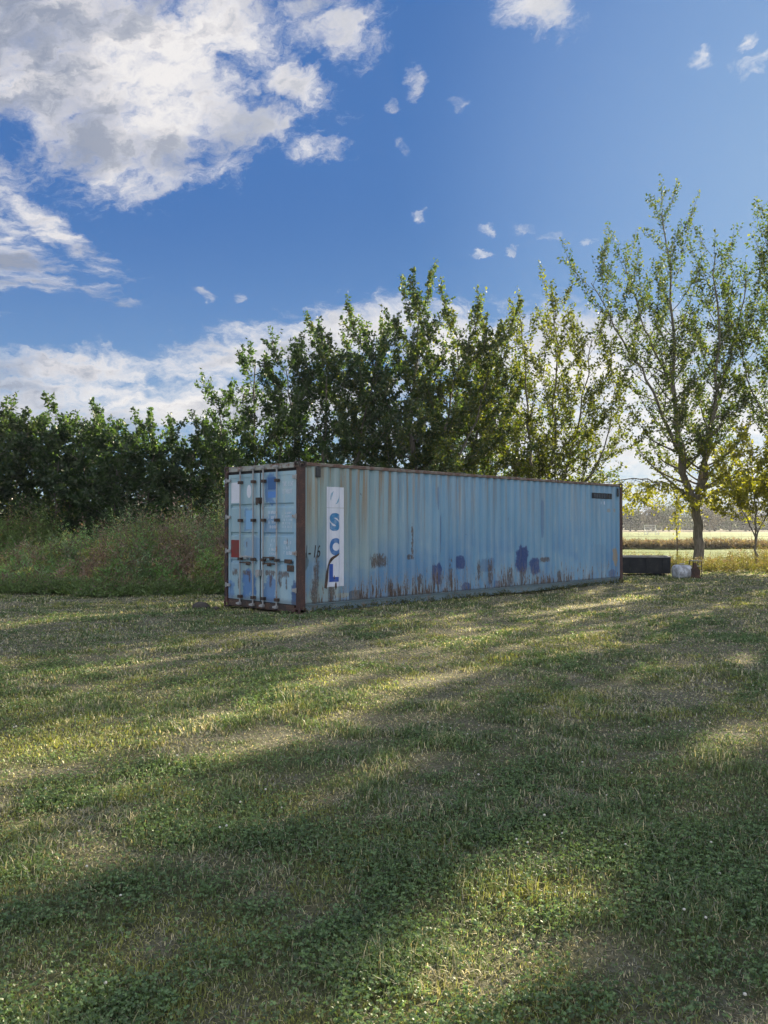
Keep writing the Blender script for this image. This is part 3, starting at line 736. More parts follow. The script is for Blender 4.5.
def grow(stems, seed, blen=2.2, nb=20, twig=.55, leaves=34, lsize=.12, el0=15, el1=62, start=.12, clump=.10, prof_=None, side_bias=None, dens=1.0, bare=0.0, rise=.13):
    """stems: list of (points, r0, r1) in local metres. Returns wood arrays and leaf centres/directions"""
    r = np.random.default_rng(seed); V = []; F = dict(off=0, q=[]); LC = []; LD = []
    def polyat(P, t):
        L = np.linspace(0, 1, len(P)); return np.array([np.interp(t, L, P[:, k]) for k in range(3)])
    zt = max(max(p[2] for p in st[0]) for st in stems)
    for (pts, r0, r1) in stems:
        P0 = np.array(pts, float)
        # smooth and jitter the stem
        tt = np.linspace(0, 1, 14); L = np.linspace(0, 1, len(P0))
        P = np.stack([np.interp(tt, L, P0[:, k]) for k in range(3)], 1)
        for _ in range(2): P[1:-1] = P[1:-1] * .5 + (P[:-2] + P[2:]) * .25
        slen = np.linalg.norm(np.diff(P, axis=0), axis=1).sum()
        P[2:-1] += r.normal(size=(11, 3)) * .007 * slen
        rad = r0 + (r1 - r0) * tt ** .8
        tube_np(P, rad, 8, V, F)
        slen = np.linalg.norm(np.diff(P, axis=0), axis=1).sum()
        n = int(nb * slen / 6.0 * dens * (1.7 if P[-1, 2] - P[0, 2] < .8 else 1)); az = r.uniform(0, 6.28)
        for k in range(n):
            t = start + (1 - start) * ((k + r.uniform(0, .8)) / n) ** .9
            if t > .99: t = .985
            b0 = polyat(P, t)
            if b0[2] < bare: continue
            hz = b0[2] / zt
            az += 2.4 + r.uniform(-.5, .5)
            el = R(el0 + (el1 - 9 - el0) * hz ** 1.1) + r.normal() * .16
            pr = (1 - .55 * hz ** 2.5) if prof_ is None else prof_(hz)
            droop = P[-1, 2] - P[0, 2] < .8
            if droop: el = R(-12) + r.normal() * .35; pr *= .55
            ln = BL * blen * pr * r.uniform(.5, 1.2)
            if side_bias is not None:
                dv = math.cos(az) * side_bias[0] + math.sin(az) * side_bias[1]; ln *= max(.25, 1 + dv)
            d = np.array([math.cos(az) * math.cos(el), math.sin(az) * math.cos(el), math.sin(el)])
            pp = [b0]; cur = d.copy(); m = 6
            for q in range(m):
                cur = cur + np.array([0, 0, -.05 if droop else rise]) + r.normal(size=3) * .10; cur /= np.linalg.norm(cur)
                pp.append(pp[-1] + cur * ln / m)
            pp = np.array(pp); br = max(.010, np.interp(t, tt, rad) * .38)
            tube_np(pp, np.linspace(br, .006, m + 1), 5, V, F)
            nt = max(4, int(ln / .20))
            for j in range(nt):
                u = .22 + .78 * (j + r.uniform(0, .9)) / nt
                u = min(u, 1.0)
                c0 = polyat(pp, u)
                td = cur * .8 + r.normal(size=3) * .42 + np.array([0, 0, -.1 if droop else .38]); td /= np.linalg.norm(td)
                if j == nt - 1: td = cur + np.array([0, 0, .3]); td /= np.linalg.norm(td)
                tl = twig * r.uniform(.6, 1.25)
                if r.random() < .5: tube_np([c0, c0 + td * tl * .5, c0 + td * tl], [.008, .006, .004], 3, V, F)
                nl = int(LF * leaves * tl / twig * r.uniform(.4, 1.3))
                w = r.uniform(0.0, 1, nl)[:, None]
                off = r.normal(size=(nl, 3)) * clump * .62
                LC.append(c0 + td * tl * w + np.array([0, 0, .06]) * tl * w * w + off * (1.15 - .7 * w))
                dd = r.normal(size=(nl, 3)) * .8 + td * .55 + np.array([0, 0, -.35]); LD.append(dd)
    LC = np.concatenate(LC); LD = np.concatenate(LD)
    S = lsize * r.uniform(.65, 1.3, len(LC))
    return np.concatenate(V), np.concatenate(F['q']), LC, LD, S, r

def make_tree(loc, label, seed, stems, lo, hi, group='trees standing along the fence and behind the container', name='maple_tree', yellow=None, trans=None, **kw):
    T = empty(name, (loc[0], loc[1], float(gz(loc[0], loc[1])) - .05), 0, label, 'tree', group)
    V, Q, LC, LD, S, r = grow(stems, seed, **kw)
    link_mesh('trunk', mesh_from_np('trunk', V, Q, 4, smooth=True), MAT_BARK, T)
    n = len(LC)
    # pigment varies from clump to clump and leaf to leaf
    v = fbm(LC[:, 0] + LC[:, 2] * .7, LC[:, 1] - LC[:, 2] * .6, .8, seed, 3) * .9 - .1 + r.normal(size=n) * .22
    c = cols_from(v, lo, hi)
    if yellow is not None:
        f = np.clip(yellow(LC) + r.normal(size=n) * .2, 0, 1)[:, None]
        c = c * (1 - f) + np.array([.34, .31, .03]) * f
    c *= r.uniform(.8, 1.2, n)[:, None]
    link_mesh('crown', leaf_mesh('crown', LC, LD, S, np.clip(c, .005, 1), r), MAT_LEAF, T)
    return T

DG_LO, DG_HI = (.030, .064, .028), (.090, .140, .046)
MG_LO, MG_HI = (.034, .064, .020), (.100, .135, .034)
YG_LO, YG_HI = (.045, .075, .018), (.13, .15, .030)

def build_trees():
    # big multi-stemmed maple by the fence
    make_tree((12.8, 33.9), 'tall open-crowned maple with thick forked grey trunk by the fence, right of the container', 101, [
        ([(0, 0, 0), (.05, 0, .9), (.05, 0, 1.8), (-.15, .1, 3.0)], .235, .175),
        ([(-.15, .1, 2.8), (-.6, .2, 4.2), (-.85, .2, 6.2), (-.9, .1, 8.6), (-1.1, 0, 11.3), (-1.4, 0, 14.6)], .17, .02),
        ([(.0, .1, 2.8), (.35, -.1, 4.4), (.65, -.3, 6.6), (.8, -.3, 9.6), (.75, -.2, 12.9)], .15, .02),
        ([(.1, .1, 3.2), (.5, .5, 4.8), (1.2, .8, 7), (2.0, .9, 9.3), (2.5, 1.0, 12.2)], .12, .02),
        ([(-.7, .2, 4.8), (-1.4, 0, 6.4), (-2.2, -.2, 7.9), (-3.3, -.3, 9.6), (-4.4, -.4, 11.6)], .09, .015),
        ([(-.9, .2, 7.2), (-1.2, .9, 8.6), (-1.9, 1.2, 10.4), (-2.5, 1.4, 13.0)], .07, .015),
        ([(-.3, 0, 3.0), (-1.4, -.3, 3.5), (-2.6, -.4, 3.7), (-3.9, -.3, 3.5)], .05, .012),
        ([(.2, 0, 2.9), (1.2, -.6, 3.4), (2.4, -.8, 3.6), (3.4, -.8, 3.4)], .05, .012)],
        MG_LO, MG_HI, bare=2.5, blen=2.45, nb=21, twig=.64, leaves=10.5, lsize=.122, start=.04, clump=.12, el0=5, el1=66, yellow=lambda P: sstep(P[:, 2], 5.6, 2.6) * .6)
    # right edge tree: most of it outside the frame
    make_tree((18.0, 34.5), 'maple at the right edge of the picture, crown cut by the frame', 102, [
        ([(0, 0, 0), (0, 0, 2.0), (.1, 0, 3.0)], .26, .2),
        ([(.1, 0, 2.8), (-.6, .1, 5), (-1.2, 0, 8), (-1.6, 0, 11), (-1.9, 0, 14.4)], .15, .02),
        ([(.1, 0, 2.8), (.4, .1, 5), (.6, 0, 8), (.9, 0, 12), (.8, 0, 15.2)], .15, .02),
        ([(.1, 0, 2.8), (1.2, .3, 5), (2.2, .5, 8), (3.0, .8, 12)], .13, .02),
        ([(-.4, 0, 4.2), (-1.6, -.3, 5.4), (-2.8, -.3, 7.0), (-3.4, -.2, 9.5)], .08, .015),
        ([(0, 0, 3.0), (-1.2, -.5, 3.5), (-2.4, -.7, 3.7), (-3.4, -.8, 3.5)], .05, .012)],
        MG_LO, MG_HI, bare=2.7, blen=2.2, nb=21, twig=.62, leaves=12, lsize=.13, start=.08, clump=.12, el0=5, el1=66, yellow=lambda P: sstep(P[:, 2], 6.5, 3.0) * .6)
    # low golden sapling in front of it
    make_tree((14.4, 32.2), 'low yellow-green sapling with glowing leaves under the right edge maple', 103, [
        ([(0, 0, 0), (.05, 0, 1.2), (.0, .1, 3.0), (-.1, .1, 5.0)], .05, .012),
        ([(0, 0, 1.3), (-.4, 0, 2.2), (-.8, .2, 3.2), (-1.1, .2, 4.6)], .03, .01),
        ([(0, 0, 1.3), (.5, 0, 2.2), (.9, .2, 3.2), (1.3, .2, 4.3)], .03, .01)],
        YG_LO, YG_HI, name='sapling', bare=1.6, blen=1.7, nb=28, twig=.5, leaves=11, lsize=.14, start=.28, el0=-15, el1=40, yellow=lambda P: np.full(len(P), .55))
    # behind the container, right to left
    make_tree((6.6, 33.0), 'light green many-stemmed maple behind the right half of the container', 104, [
        ([(0, 0, 0), (0, 0, 1.0), (-.1, 0, 2.0)], .2, .16),
        ([(-.1, 0, 1.8), (-.6, 0, 3.2), (-.9, .1, 6), (-1.1, .1, 9.9)], .10, .015),
        ([(0, 0, 1.8), (.1, 0, 4), (.2, 0, 7), (.3, 0, 10.6)], .10, .015),
        ([(0, 0, 1.8), (.6, 0, 3.6), (1.2, 0, 6), (1.7, 0, 9.2)], .09, .015),
        ([(0, 0, 1.8), (-1.2, 0, 3.4), (-2.0, .3, 5.4), (-2.3, .3, 8.4)], .07, .015),
        ([(.1, 0, 2.0), (1.4, -.3, 3.4), (2.2, -.3, 5.0), (2.6, -.3, 7.4)], .06, .012)],
        YG_LO, YG_HI, bare=1.0, blen=2.2, nb=23, twig=.58, leaves=12, lsize=.125, start=.08, el0=8, el1=64, yellow=lambda P: np.full(len(P), .12))
    make_tree((1.1, 32.0), 'tallest dark green maple rising behind the left half of the container', 105, [
        ([(0, 0, 0), (0, 0, 1.6), (.05, 0, 3.2), (.0, 0, 5.5), (.2, 0, 7.8), (.3, 0, 10.0)], .22, .02),
        ([(.05, 0, 2.2), (.8, .2, 4.0), (1.5, .2, 6.4), (1.9, .2, 9.3)], .10, .015),
        ([(.0, 0, 2.2), (-.8, .1, 4.2), (-1.3, .1, 6.4), (-1.6, .2, 9.0)], .10, .015),
        ([(.0, 0, 1.8), (1.2, -.3, 3.2), (2.4, -.2, 5.5), (3.0, -.2, 8.2)], .08, .015),
        ([(.0, 0, 2.6), (-1.2, -.3, 3.8), (-2.4, -.2, 6.0), (-2.9, -.2, 7.9)], .07, .015)],
        DG_LO, DG_HI, rise=.08, blen=2.6, nb=25, twig=.6, leaves=22, lsize=.13, start=.12, el0=6, el1=58, yellow=lambda P: sstep(P[:, 0] + r_edge(P), 0.5, 3.0) * .12)
    make_tree((3.9, 36.0), 'green maple between the tallest dark tree and the light green one', 106, [
        ([(0, 0, 0), (0, 0, 2.5), (.1, 0, 5.6), (.1, 0, 8.4)], .18, .02),
        ([(0, 0, 1.8), (-1.2, 0, 4.5), (-1.6, 0, 7.4)], .1, .015),
        ([(0, 0, 1.8), (1.1, 0, 4.5), (1.6, 0, 7.8)], .1, .015)],
        DG_LO, MG_HI, rise=.08, blen=2.4, nb=22, twig=.55, leaves=20, lsize=.13, start=.12, el0=6, el1=56)
    make_tree((-2.2, 31.0), 'dark maple with a leaning feathery crown behind the near end of the container', 107, [
        ([(0, 0, 0), (0, 0, 1.4), (-.1, 0, 2.6), (-.1, 0, 5.0), (.1, 0, 7.7)], .18, .02),
        ([(0, 0, 1.6), (1.0, .1, 3.6), (1.5, .1, 5.6), (1.9, .1, 8.1)], .09, .015),
        ([(0, 0, 1.6), (-.8, .1, 3.4), (-1.3, .1, 5.6), (-1.5, .1, 7.7)], .08, .015)],
        DG_LO, DG_HI, rise=.08, blen=2.2, nb=25, twig=.58, leaves=21, lsize=.13, start=.10, el0=6, el1=56)
    make_tree((-5.0, 31.5), 'dark conical maple showing above the container doors', 108, [
        ([(0, 0, 0), (0, 0, 1.4), (.0, 0, 3.6), (.1, 0, 7.9)], .16, .02),
        ([(0, 0, 1.2), (.9, .1, 3.2), (1.2, .1, 5.0), (1.6, .1, 6.9)], .08, .015),
        ([(0, 0, 1.2), (-.8, .1, 3.0), (-1.2, .1, 4.4), (-1.3, .1, 6.4)], .08, .015)],
        DG_LO, DG_HI, rise=.08, blen=2.0, nb=26, twig=.56, leaves=21, lsize=.13, start=.08, el0=6, el1=54)
    # dense screen of trees behind the weeds on the left
    hedge = [(-7.6, 32.5, 4.9, 109, 'small dark tree at the right end of the left-hand row, nearest the container'),
             (-9.9, 31.0, 5.2, 110, 'dark round-topped tree, second from the container in the left-hand row'),
             (-12.4, 32.0, 5.7, 111, 'dense dark tree in the middle of the left-hand row behind the weeds'),
             (-14.9, 31.5, 5.9, 112, 'dense tree with a sunlit yellow-green top near the left edge'),
             (-17.6, 32.5, 6.0, 113, 'dark dense tree at the left edge of the picture')]
    for (x, y, h, sd_, lab) in hedge:
        make_tree((x, y), lab, sd_, [
            ([(0, 0, 0), (0, 0, h * .4), (.1, 0, h * .93)], .11, .015),
            ([(0, 0, .4), (.9, .2, h * .4), (1.3, .2, h * .92)], .08, .012),
            ([(0, 0, .4), (-.9, -.2, h * .4), (-1.4, -.1, h * .93)], .08, .012),
            ([(0, 0, .4), (.1, -1.0, h * .36), (.3, -1.2, h * .72)], .07, .012),
            ([(0, 0, .4), (.5, .9, h * .4), (.6, 1.0, h * .88)], .07, .012),
            ([(0, 0, .4), (-.5, .3, h * .4), (-.6, .2, h * .9)], .07, .012)],
            DG_LO, DG_HI if sd_ != 112 else MG_HI, name='hedgerow_tree', group='dense dark trees in the row on the left', blen=1.6, nb=34, twig=.42, leaves=18, lsize=.14, start=.06, el0=2, el1=58, rise=.0, prof_=lambda h_: 1 - .25 * h_ ** 3)
    # maples further along the fence, outside the frame to the right: they throw the shade on the lawn
    off = [(22.3, 34.6, 120), (26.0, 34.0, 121), (31.0, 35.5, 122)]
    for i, (x, y, s_) in enumerate(off):
        T = make_tree((x, y), ['maple just beyond the right edge of the picture', 'second maple beyond the right edge of the picture', 'third maple beyond the right edge of the picture'][i], s_, [
            ([(0, 0, 0), (0, 0, 2.0), (.1, 0, 3.0)], .26, .2),
            ([(.1, 0, 2.8), (-.6, .1, 5), (-1.2, 0, 8), (-1.8, 0, 13)], .15, .02),
            ([(.1, 0, 2.8), (.3, .1, 6), (.5, 0, 10), (.6, 0, 14.4)], .15, .02),
            ([(.1, 0, 2.8), (1.2, .3, 5), (2.2, .5, 8), (2.8, .8, 12)], .13, .02)],
            MG_LO, MG_HI, blen=2.6, nb=22, twig=.6, leaves=16, lsize=.24, start=.08, el0=5, el1=62)
        T.scale = (1.05, 1.05, 1.13)
def r_edge(P): return fbm(P[:, 1], P[:, 2], .7, 5, 2) * 1.5
build_trees()

# ------------------------------------------------------------------ tall weeds
def weeds(name, X, Y, H, seed, palette, leaves=20, lsize=.12, width=.012, plume=.25):
    """stalks with leaves up their length. palette(x, y, r) -> colour rows"""
    r = np.random.default_rng(seed); n = len(X)
    Z = gz(X, Y); lean = r.normal(size=(n, 2)) * .12
    C = []; D = []; S = []; K = []
    base = palette(X, Y, r)
    nl = leaves
    t = r.uniform(.08, 1, (n, nl)); a = r.uniform(0, 6.28, (n, nl))
    px = X[:, None] + lean[:, :1] * t ** 1.6 * H[:, None] + np.cos(a) * .03; py = Y[:, None] + lean[:, 1:] * t ** 1.6 * H[:, None] + np.sin(a) * .03
    pz = Z[:, None] + t * H[:, None]
    C = np.stack([px, py, pz], -1).reshape(-1, 3)
    D = np.stack([np.cos(a), np.sin(a), .75 + .8 * r.normal(size=a.shape) * .6], -1).reshape(-1, 3)
    S = (lsize * (1.25 - .75 * t) * r.uniform(.6, 1.3, t.shape)).ravel()
    cb = np.repeat(base, nl, axis=0); top = (t.ravel() > 1 - plume)
    tint = r.uniform(.7, 1.35, len(cb))[:, None]
    # seed heads: some stalks carry pale, russet or gold tops
    hd = np.repeat(r.random(n), nl)
    headc = np.where((hd < .10)[:, None], np.array([[.30, .27, .08]]), np.where((hd < .42)[:, None], np.array([[.21, .14, .115]]), cb))
    cb = np.where((top)[:, None], headc, cb) * tint
    me1 = leaf_mesh(name, C, D, S, np.clip(cb, 0, 1), r, wide=.30, fold=.3)
    o = link_mesh(name, me1, MAT_WEED)
    # stalks
    w = width
    az = r.uniform(0, 6.28, n); wx, wy = np.cos(az) * w * .5, np.sin(az) * w * .5
    mx, my = X + lean[:, 0] * .33 * H, Y + lean[:, 1] * .33 * H
    tx, ty = X + lean[:, 0] * H, Y + lean[:, 1] * H
    V = np.stack([np.stack([X - wx, Y - wy, Z - .03], 1), np.stack([X + wx, Y + wy, Z - .03], 1), np.stack([mx + wx * .8, my + wy * .8, Z + H * .5], 1), np.stack([mx - wx * .8, my - wy * .8, Z + H * .5], 1), np.stack([tx, ty, Z + H], 1)], 1).reshape(-1, 3)
    i = np.arange(n)[:, None] * 5
    Fc = np.concatenate([i + [[0, 1, 2]], i + [[0, 2, 3]], i + [[3, 2, 4]]], 1).reshape(-1, 3)
    sc_ = np.repeat(np.concatenate([np.clip(base * .8 + .02, 0, 1), np.ones((n, 1))], 1), 3, axis=0)
    me2 = mesh_from_np(name, V, Fc, 3, face_col=sc_)
    # one stuff object: join the two meshes
    bm = bmesh.new(); bm.from_mesh(me1); bm.from_mesh(me2)
    bm.to_mesh(me1); bm.free(); bpy.data.meshes.remove(me2)
    return o

def build_weeds():
    r = np.random.default_rng(5)
    # main thicket left of the doors: plants of a few kinds, each a sheaf of stalks
    npl = 620
    PX = r.uniform(-11.9, -1.2, npl); PY = 20.9 + 6.5 * r.random(npl) ** 1.5
    front = 20.9 + .35 * np.sin(PX * 1.3) + .7 * fbm(PX, PX * 0, .9, 3, 2)
    edge = -9.9 - (PY - 21) * .30 + .5 * np.sin(PY * 1.7)
    dcx = (PX - CX) * math.cos(CTH) + (PY - CY) * math.sin(CTH); dcy = -(PX - CX) * math.sin(CTH) + (PY - CY) * math.cos(CTH)
    ok = (PY > front) & (PX > edge) & ~((dcx > -.7) & (dcy < WD + .7))
    PX, PY, front = PX[ok], PY[ok], front[ok]; npl = len(PX)
    kind = r.random(npl)
    PH = (.75 + 1.25 * sstep(PY - front, .0, 2.6)) * r.uniform(.55, 1.15, npl) * (1 - .40 * sstep(PX, -8.0, -10.6)) * (1 + .22 * np.exp(-((PX + 5.4) / 1.3) ** 2)) * (1 + .28 * np.exp(-((PX + 4.0) / 1.2) ** 2))
    PH = np.where(kind > .93, PH * 1.25, PH)
    PR = r.uniform(.18, .48, npl)
    PC = np.where((kind < .42)[:, None], np.array([[.13, .23, .075]]), np.where((kind < .60)[:, None], np.array([[.27, .20, .15]]), np.where((kind < .80)[:, None], np.array([[.22, .31, .095]]), np.where((kind < .9)[:, None], np.array([[.34, .33, .12]]), np.array([[.16, .22, .12]])))))
    PC = PC * r.uniform(.9, 2.0, (npl, 1))
    ns = 22; idx = np.repeat(np.arange(npl), ns); n = len(idx)
    rr_ = np.sqrt(r.random(n)); aa = r.uniform(0, 6.28, n)
    X = PX[idx] + np.cos(aa) * rr_ * PR[idx]; Y = PY[idx] + np.sin(aa) * rr_ * PR[idx]
    H = PH[idx] * (1 - .45 * rr_ ** 2) * r.uniform(.8, 1.15, n)
    tag(weeds('tall_weeds', X, Y, H, 31, lambda x, y, q: PC[idx] * q.uniform(.85, 1.15, (n, 1)), leaves=20, lsize=.16), 'tangled thicket of tall green and brown weeds on the left of the container', 'weeds', kind='stuff')
    # ragged low growth running out of the thicket into the lawn
    n = 2600; X = r.uniform(-11.5, -2.6, n); Y = 20.3 + .35 * np.sin(X * 1.3) + .7 * fbm(X, X * 0, .9, 3, 2) + r.normal(size=n) * .30
    ok = (X > -10.2) & ((X - CX) * math.cos(CTH) + (Y - CY) * math.sin(CTH) < WD * 9) ; dcx = (X - CX) * math.cos(CTH) + (Y - CY) * math.sin(CTH); dcy = -(X - CX) * math.sin(CTH) + (Y - CY) * math.cos(CTH)
    ok &= ~((dcx > -.2) & (dcy < WD + .2)); X, Y = X[ok], Y[ok]
    tag(weeds('low_growth', X, Y, r.uniform(.10, .5, len(X)), 36, lambda x, y, q: np.array([[.15, .23, .075]]) * q.uniform(.6, 1.4, (len(x), 1)), leaves=12, lsize=.11), 'ragged low growth at the foot of the weed thicket', 'weeds', kind='stuff')
    # paler weeds further back at the far left
    n = 2600; X = r.uniform(-20, -11.8, n); Y = r.uniform(28.4, 31, n); H = r.uniform(1.2, 2.6, n) * (.7 + .6 * fbm(X, Y, .5, 4, 2))
    tag(weeds('pale_weeds', X, Y, H, 32, lambda x, y, rr: np.array([[.17, .26, .075]]) * rr.uniform(.7, 1.3, (len(x), 1)), leaves=24, lsize=.17), 'paler green weeds at the far left edge, further back than the thicket', 'weeds', kind='stuff')
    # golden weeds along the fence on the right
    n = 5200; X = r.uniform(8.0, 24, n); Y = r.uniform(28.0, 36.5, n)
    fr = 29.4 - .08 * (X - 9) + .8 * fbm(X, X * 0, .8, 44, 2) + 1.6 * (X < 10.6)
    ok = (Y > fr) & (r.random(n) < np.clip(.25 + np.exp(-(Y - fr) * .6) + .5 * np.exp(-((Y - 35) / .7) ** 2), 0, 1)); X, Y, fr = X[ok], Y[ok], fr[ok]
    H = (.22 + .45 * fbm(X, Y, .7, 19, 3) ** 1.2 + .28 * np.exp(-((X - 15.8) / 1.6) ** 2)) * r.uniform(.6, 1.5, len(X))
    def pal2(x, y, rr):
        g = rr.random(len(x))[:, None]; f = fbm(x, y, .9, 8, 2)[:, None]
        c = np.array([[.20, .165, .085]]) * (1 - f) + np.array([[.10, .12, .035]]) * f
        return np.where(g < .3, np.array([[.16, .18, .04]]), c)
    tag(weeds('fence_weeds', X, Y, H, 33, pal2, leaves=18, lsize=.11), 'straw-coloured and green weeds along the wire fence on the right', 'weeds', kind='stuff')
    # brown rough strip along the ditch beyond
    n = 7500; X = r.uniform(5, 62, n); Y = 60 + .06 * X + (fbm(X, X * 0, .05, 9, 2) - .5) * 3 + np.abs(r.normal(size=n)) * 3.4 + .6
    H = r.uniform(.30, .85, n) * (.25 + 1.0 * fbm(X, Y, .16, 12, 3))
    tag(weeds('ditch_weeds', X, Y, H, 34, lambda x, y, rr: np.array([[.135, .115, .095]]) * rr.uniform(.7, 1.3, (len(x), 1)), leaves=12, lsize=.26, width=.03), 'brown rough weeds along the ditch in the field beyond the fence', 'weeds', kind='stuff')
    # low scruffy weeds at the container foot
    n = 260; s = r.uniform(.1, LN, n); o_ = r.uniform(.02, .12, n)
    X = CX + math.cos(CTH) * s + math.sin(CTH) * o_; Y = CY + math.sin(CTH) * s - math.cos(CTH) * o_
    tag(weeds('foot_grass', X, Y, r.uniform(.05, .17, n), 35, lambda x, y, rr: np.array([[.09, .11, .04]]) * rr.uniform(.6, 1.3, (len(x), 1)), leaves=9, lsize=.07, width=.008), 'uncut grass fringe along the bottom rail of the container', 'grass', kind='stuff')
build_weeds()

# ------------------------------------------------------------------ the lawn
def build_grass():
    r = np.random.default_rng(99)
    P = []
    bands = [(1.9, 3.6, 9500), (3.6, 5.5, 6200), (5.5, 8.5, 3200), (8.5, 13, 1500), (13, 20, 620), (20, 31, 240)]
    XS = []; YS = []
    for (a, b, d) in bands:
        xm = b * .50 + 1.3; area = 2 * xm * (b - a); n = int(area * d)
        x = r.uniform(-xm, xm, n); y = a + (b - a) * r.random(n)
        k = np.abs(x) < y * .50 + 1.3; XS.append(x[k]); YS.append(y[k])
    X = np.concatenate(XS); Y = np.concatenate(YS)
    dcx = (X - CX) * math.cos(CTH) + (Y - CY) * math.sin(CTH); dcy = -(X - CX) * math.sin(CTH) + (Y - CY) * math.cos(CTH)
    ok = ~((dcx > -.02) & (dcy > -.0) & (dcx < LN) & (dcy < WD)); X, Y = X[ok], Y[ok]
    dry, clo, yel = lawn_fields(X, Y)
    w = sstep(dry, .44, .72); kc = sstep(clo, .48, .68) * (1 - w)
    keep = r.random(len(X)) < (1 - .15 * w) ; X, Y, w, kc, yel, dry = X[keep], Y[keep], w[keep], kc[keep], yel[keep], dry[keep]
    n = len(X); print('blades', n)
    dist = np.hypot(X, Y)
    tuft = fbm(X, Y, 2.2, 81, 3)
    H = (.024 + .034 * sstep(tuft, .45, .72) + .010 * kc) * r.uniform(.5, 1.5, n) * (1 - .35 * w) * (1 + .25 * sstep(dist, 6, 20))
    W = np.maximum(.0035, dist * .0011) * r.uniform(.7, 1.3, n)
    az = r.uniform(0, 2 * np.pi, n); lean = np.abs(r.normal(size=n)) * .6 + .2 + .9 * w * r.random(n)
    dirx, diry = np.cos(az), np.sin(az); wx, wy = -diry * W * .5, dirx * W * .5
    Z = gz(X, Y) - .006
    mx, my, mz = X + dirx * H * lean * .35, Y + diry * H * lean * .35, Z + H * .62
    tx, ty, tz = X + dirx * H * lean * 1.1, Y + diry * H * lean * 1.1, Z + H * np.clip(1.15 - lean * .35, .35, 1)
    V = np.stack([np.stack([X - wx, Y - wy, Z], 1), np.stack([X + wx, Y + wy, Z], 1), np.stack([mx + wx * .8, my + wy * .8, mz], 1), np.stack([mx - wx * .8, my - wy * .8, mz], 1), np.stack([tx, ty, tz], 1)], 1).reshape(-1, 3)
    i = np.arange(n)[:, None] * 5
    Fc = np.concatenate([i + [[0, 1, 2]], i + [[0, 2, 3]], i + [[3, 2, 4]]], 1).reshape(-1, 3)
    g = r.random(n)
    green = np.array([[.15, .215, .08]]); lush = np.array([[.135, .205, .08]]); yg = np.array([[.30, .33, .09]]); straw = np.array([[.58, .52, .33]]); grey = np.array([[.33, .33, .26]])
    yk = sstep(yel, .50, .66)[:, None]
    c = green * (1 - yk) + yg * yk
    c = c * (1 - kc[:, None]) + lush * kc[:, None]
    dead = (g < .22 + .50 * w)[:, None]
    dc = np.where((r.random(n) < .5)[:, None], straw, grey)
    c = np.where(dead, dc, c) * r.uniform(.45, 1.45, (n, 1))
    cc = np.repeat(np.concatenate([np.clip(c, 0, 1), np.ones((n, 1))], 1), 3, axis=0)
    o = link_mesh('lawn_grass', mesh_from_np('lawn_grass', V, Fc, 3, face_col=cc), MAT_GRASS)
    tag(o, 'mown lawn of mixed green, straw and grey grass blades', 'grass', kind='stuff')
    # clover leaves lying in the lush patches
    n = 210000
    y = 2.3 + (16 - 2.3) * r.random(n) ** 1.7; x = r.uniform(-.5, .5, n) * (y + .8)
    d2, c2, _ = lawn_fields(x, y); k = (np.clip(.14 + .7 * sstep(c2, .42, .66), 0, 1) * (1 - .85 * sstep(d2, .46, .62)) > r.random(n)); x, y = x[k], y[k]; n = len(x)
    h = r.uniform(.02, .06, n); z = gz(x, y) + h; s = np.maximum(.011, y * .0016) * r.uniform(.8, 1.3, n)
    C = []; D = []; S = []; K = []
    a0 = r.uniform(0, 6.28, n)
    col = np.array([[.125, .20, .08]]) * r.uniform(.5, 1.6, (n, 1))
    for q in range(3):
        a = a0 + q * 2.094
        C.append(np.stack([x, y, z], 1)); D.append(np.stack([np.cos(a), np.sin(a), r.normal(size=n) * .25], 1)); S.append(s); K.append(col)
    me = leaf_mesh('clover', np.concatenate(C), np.concatenate(D), np.concatenate(S), np.concatenate(K), r, wide=.95, fold=.25)
    tag(link_mesh('clover', me, MAT_GRASS), 'low clover leaves spread through the greener patches of lawn', 'clover', kind='stuff')
    # white clover blossoms: little round heads
    n = 620; y = 2.9 + 10 * r.random(n) ** 1.1; x = r.uniform(-.5, .5, n) * (y + .4)
    _, c2, _ = lawn_fields(x, y); lump = fbm(x, y, .5, 141, 2)
    k = (c2 > .49) & (r.random(n) < sstep(lump, .42, .65) * .55 + .25 * (x < -.8)); x, y = x[k], y[k]
    bm = bmesh.new()
    for xx, yy in zip(x, y):
        hh = r.uniform(.04, .085); rr = r.uniform(.005, .0085)
        zz = float(gz(xx, yy)) + hh
        bmesh.ops.create_icosphere(bm, subdivisions=1, radius=rr, matrix=Matrix.Translation((xx, yy, zz)) @ Matrix.Diagonal((1, 1, .85, 1)))
    o = bobj('clover_blossoms', bm, pbr('blossom', (.62, .60, .52), .8))
    tag(o, 'white clover blossoms scattered over the lawn', 'clover blossoms', kind='stuff')
build_grass()

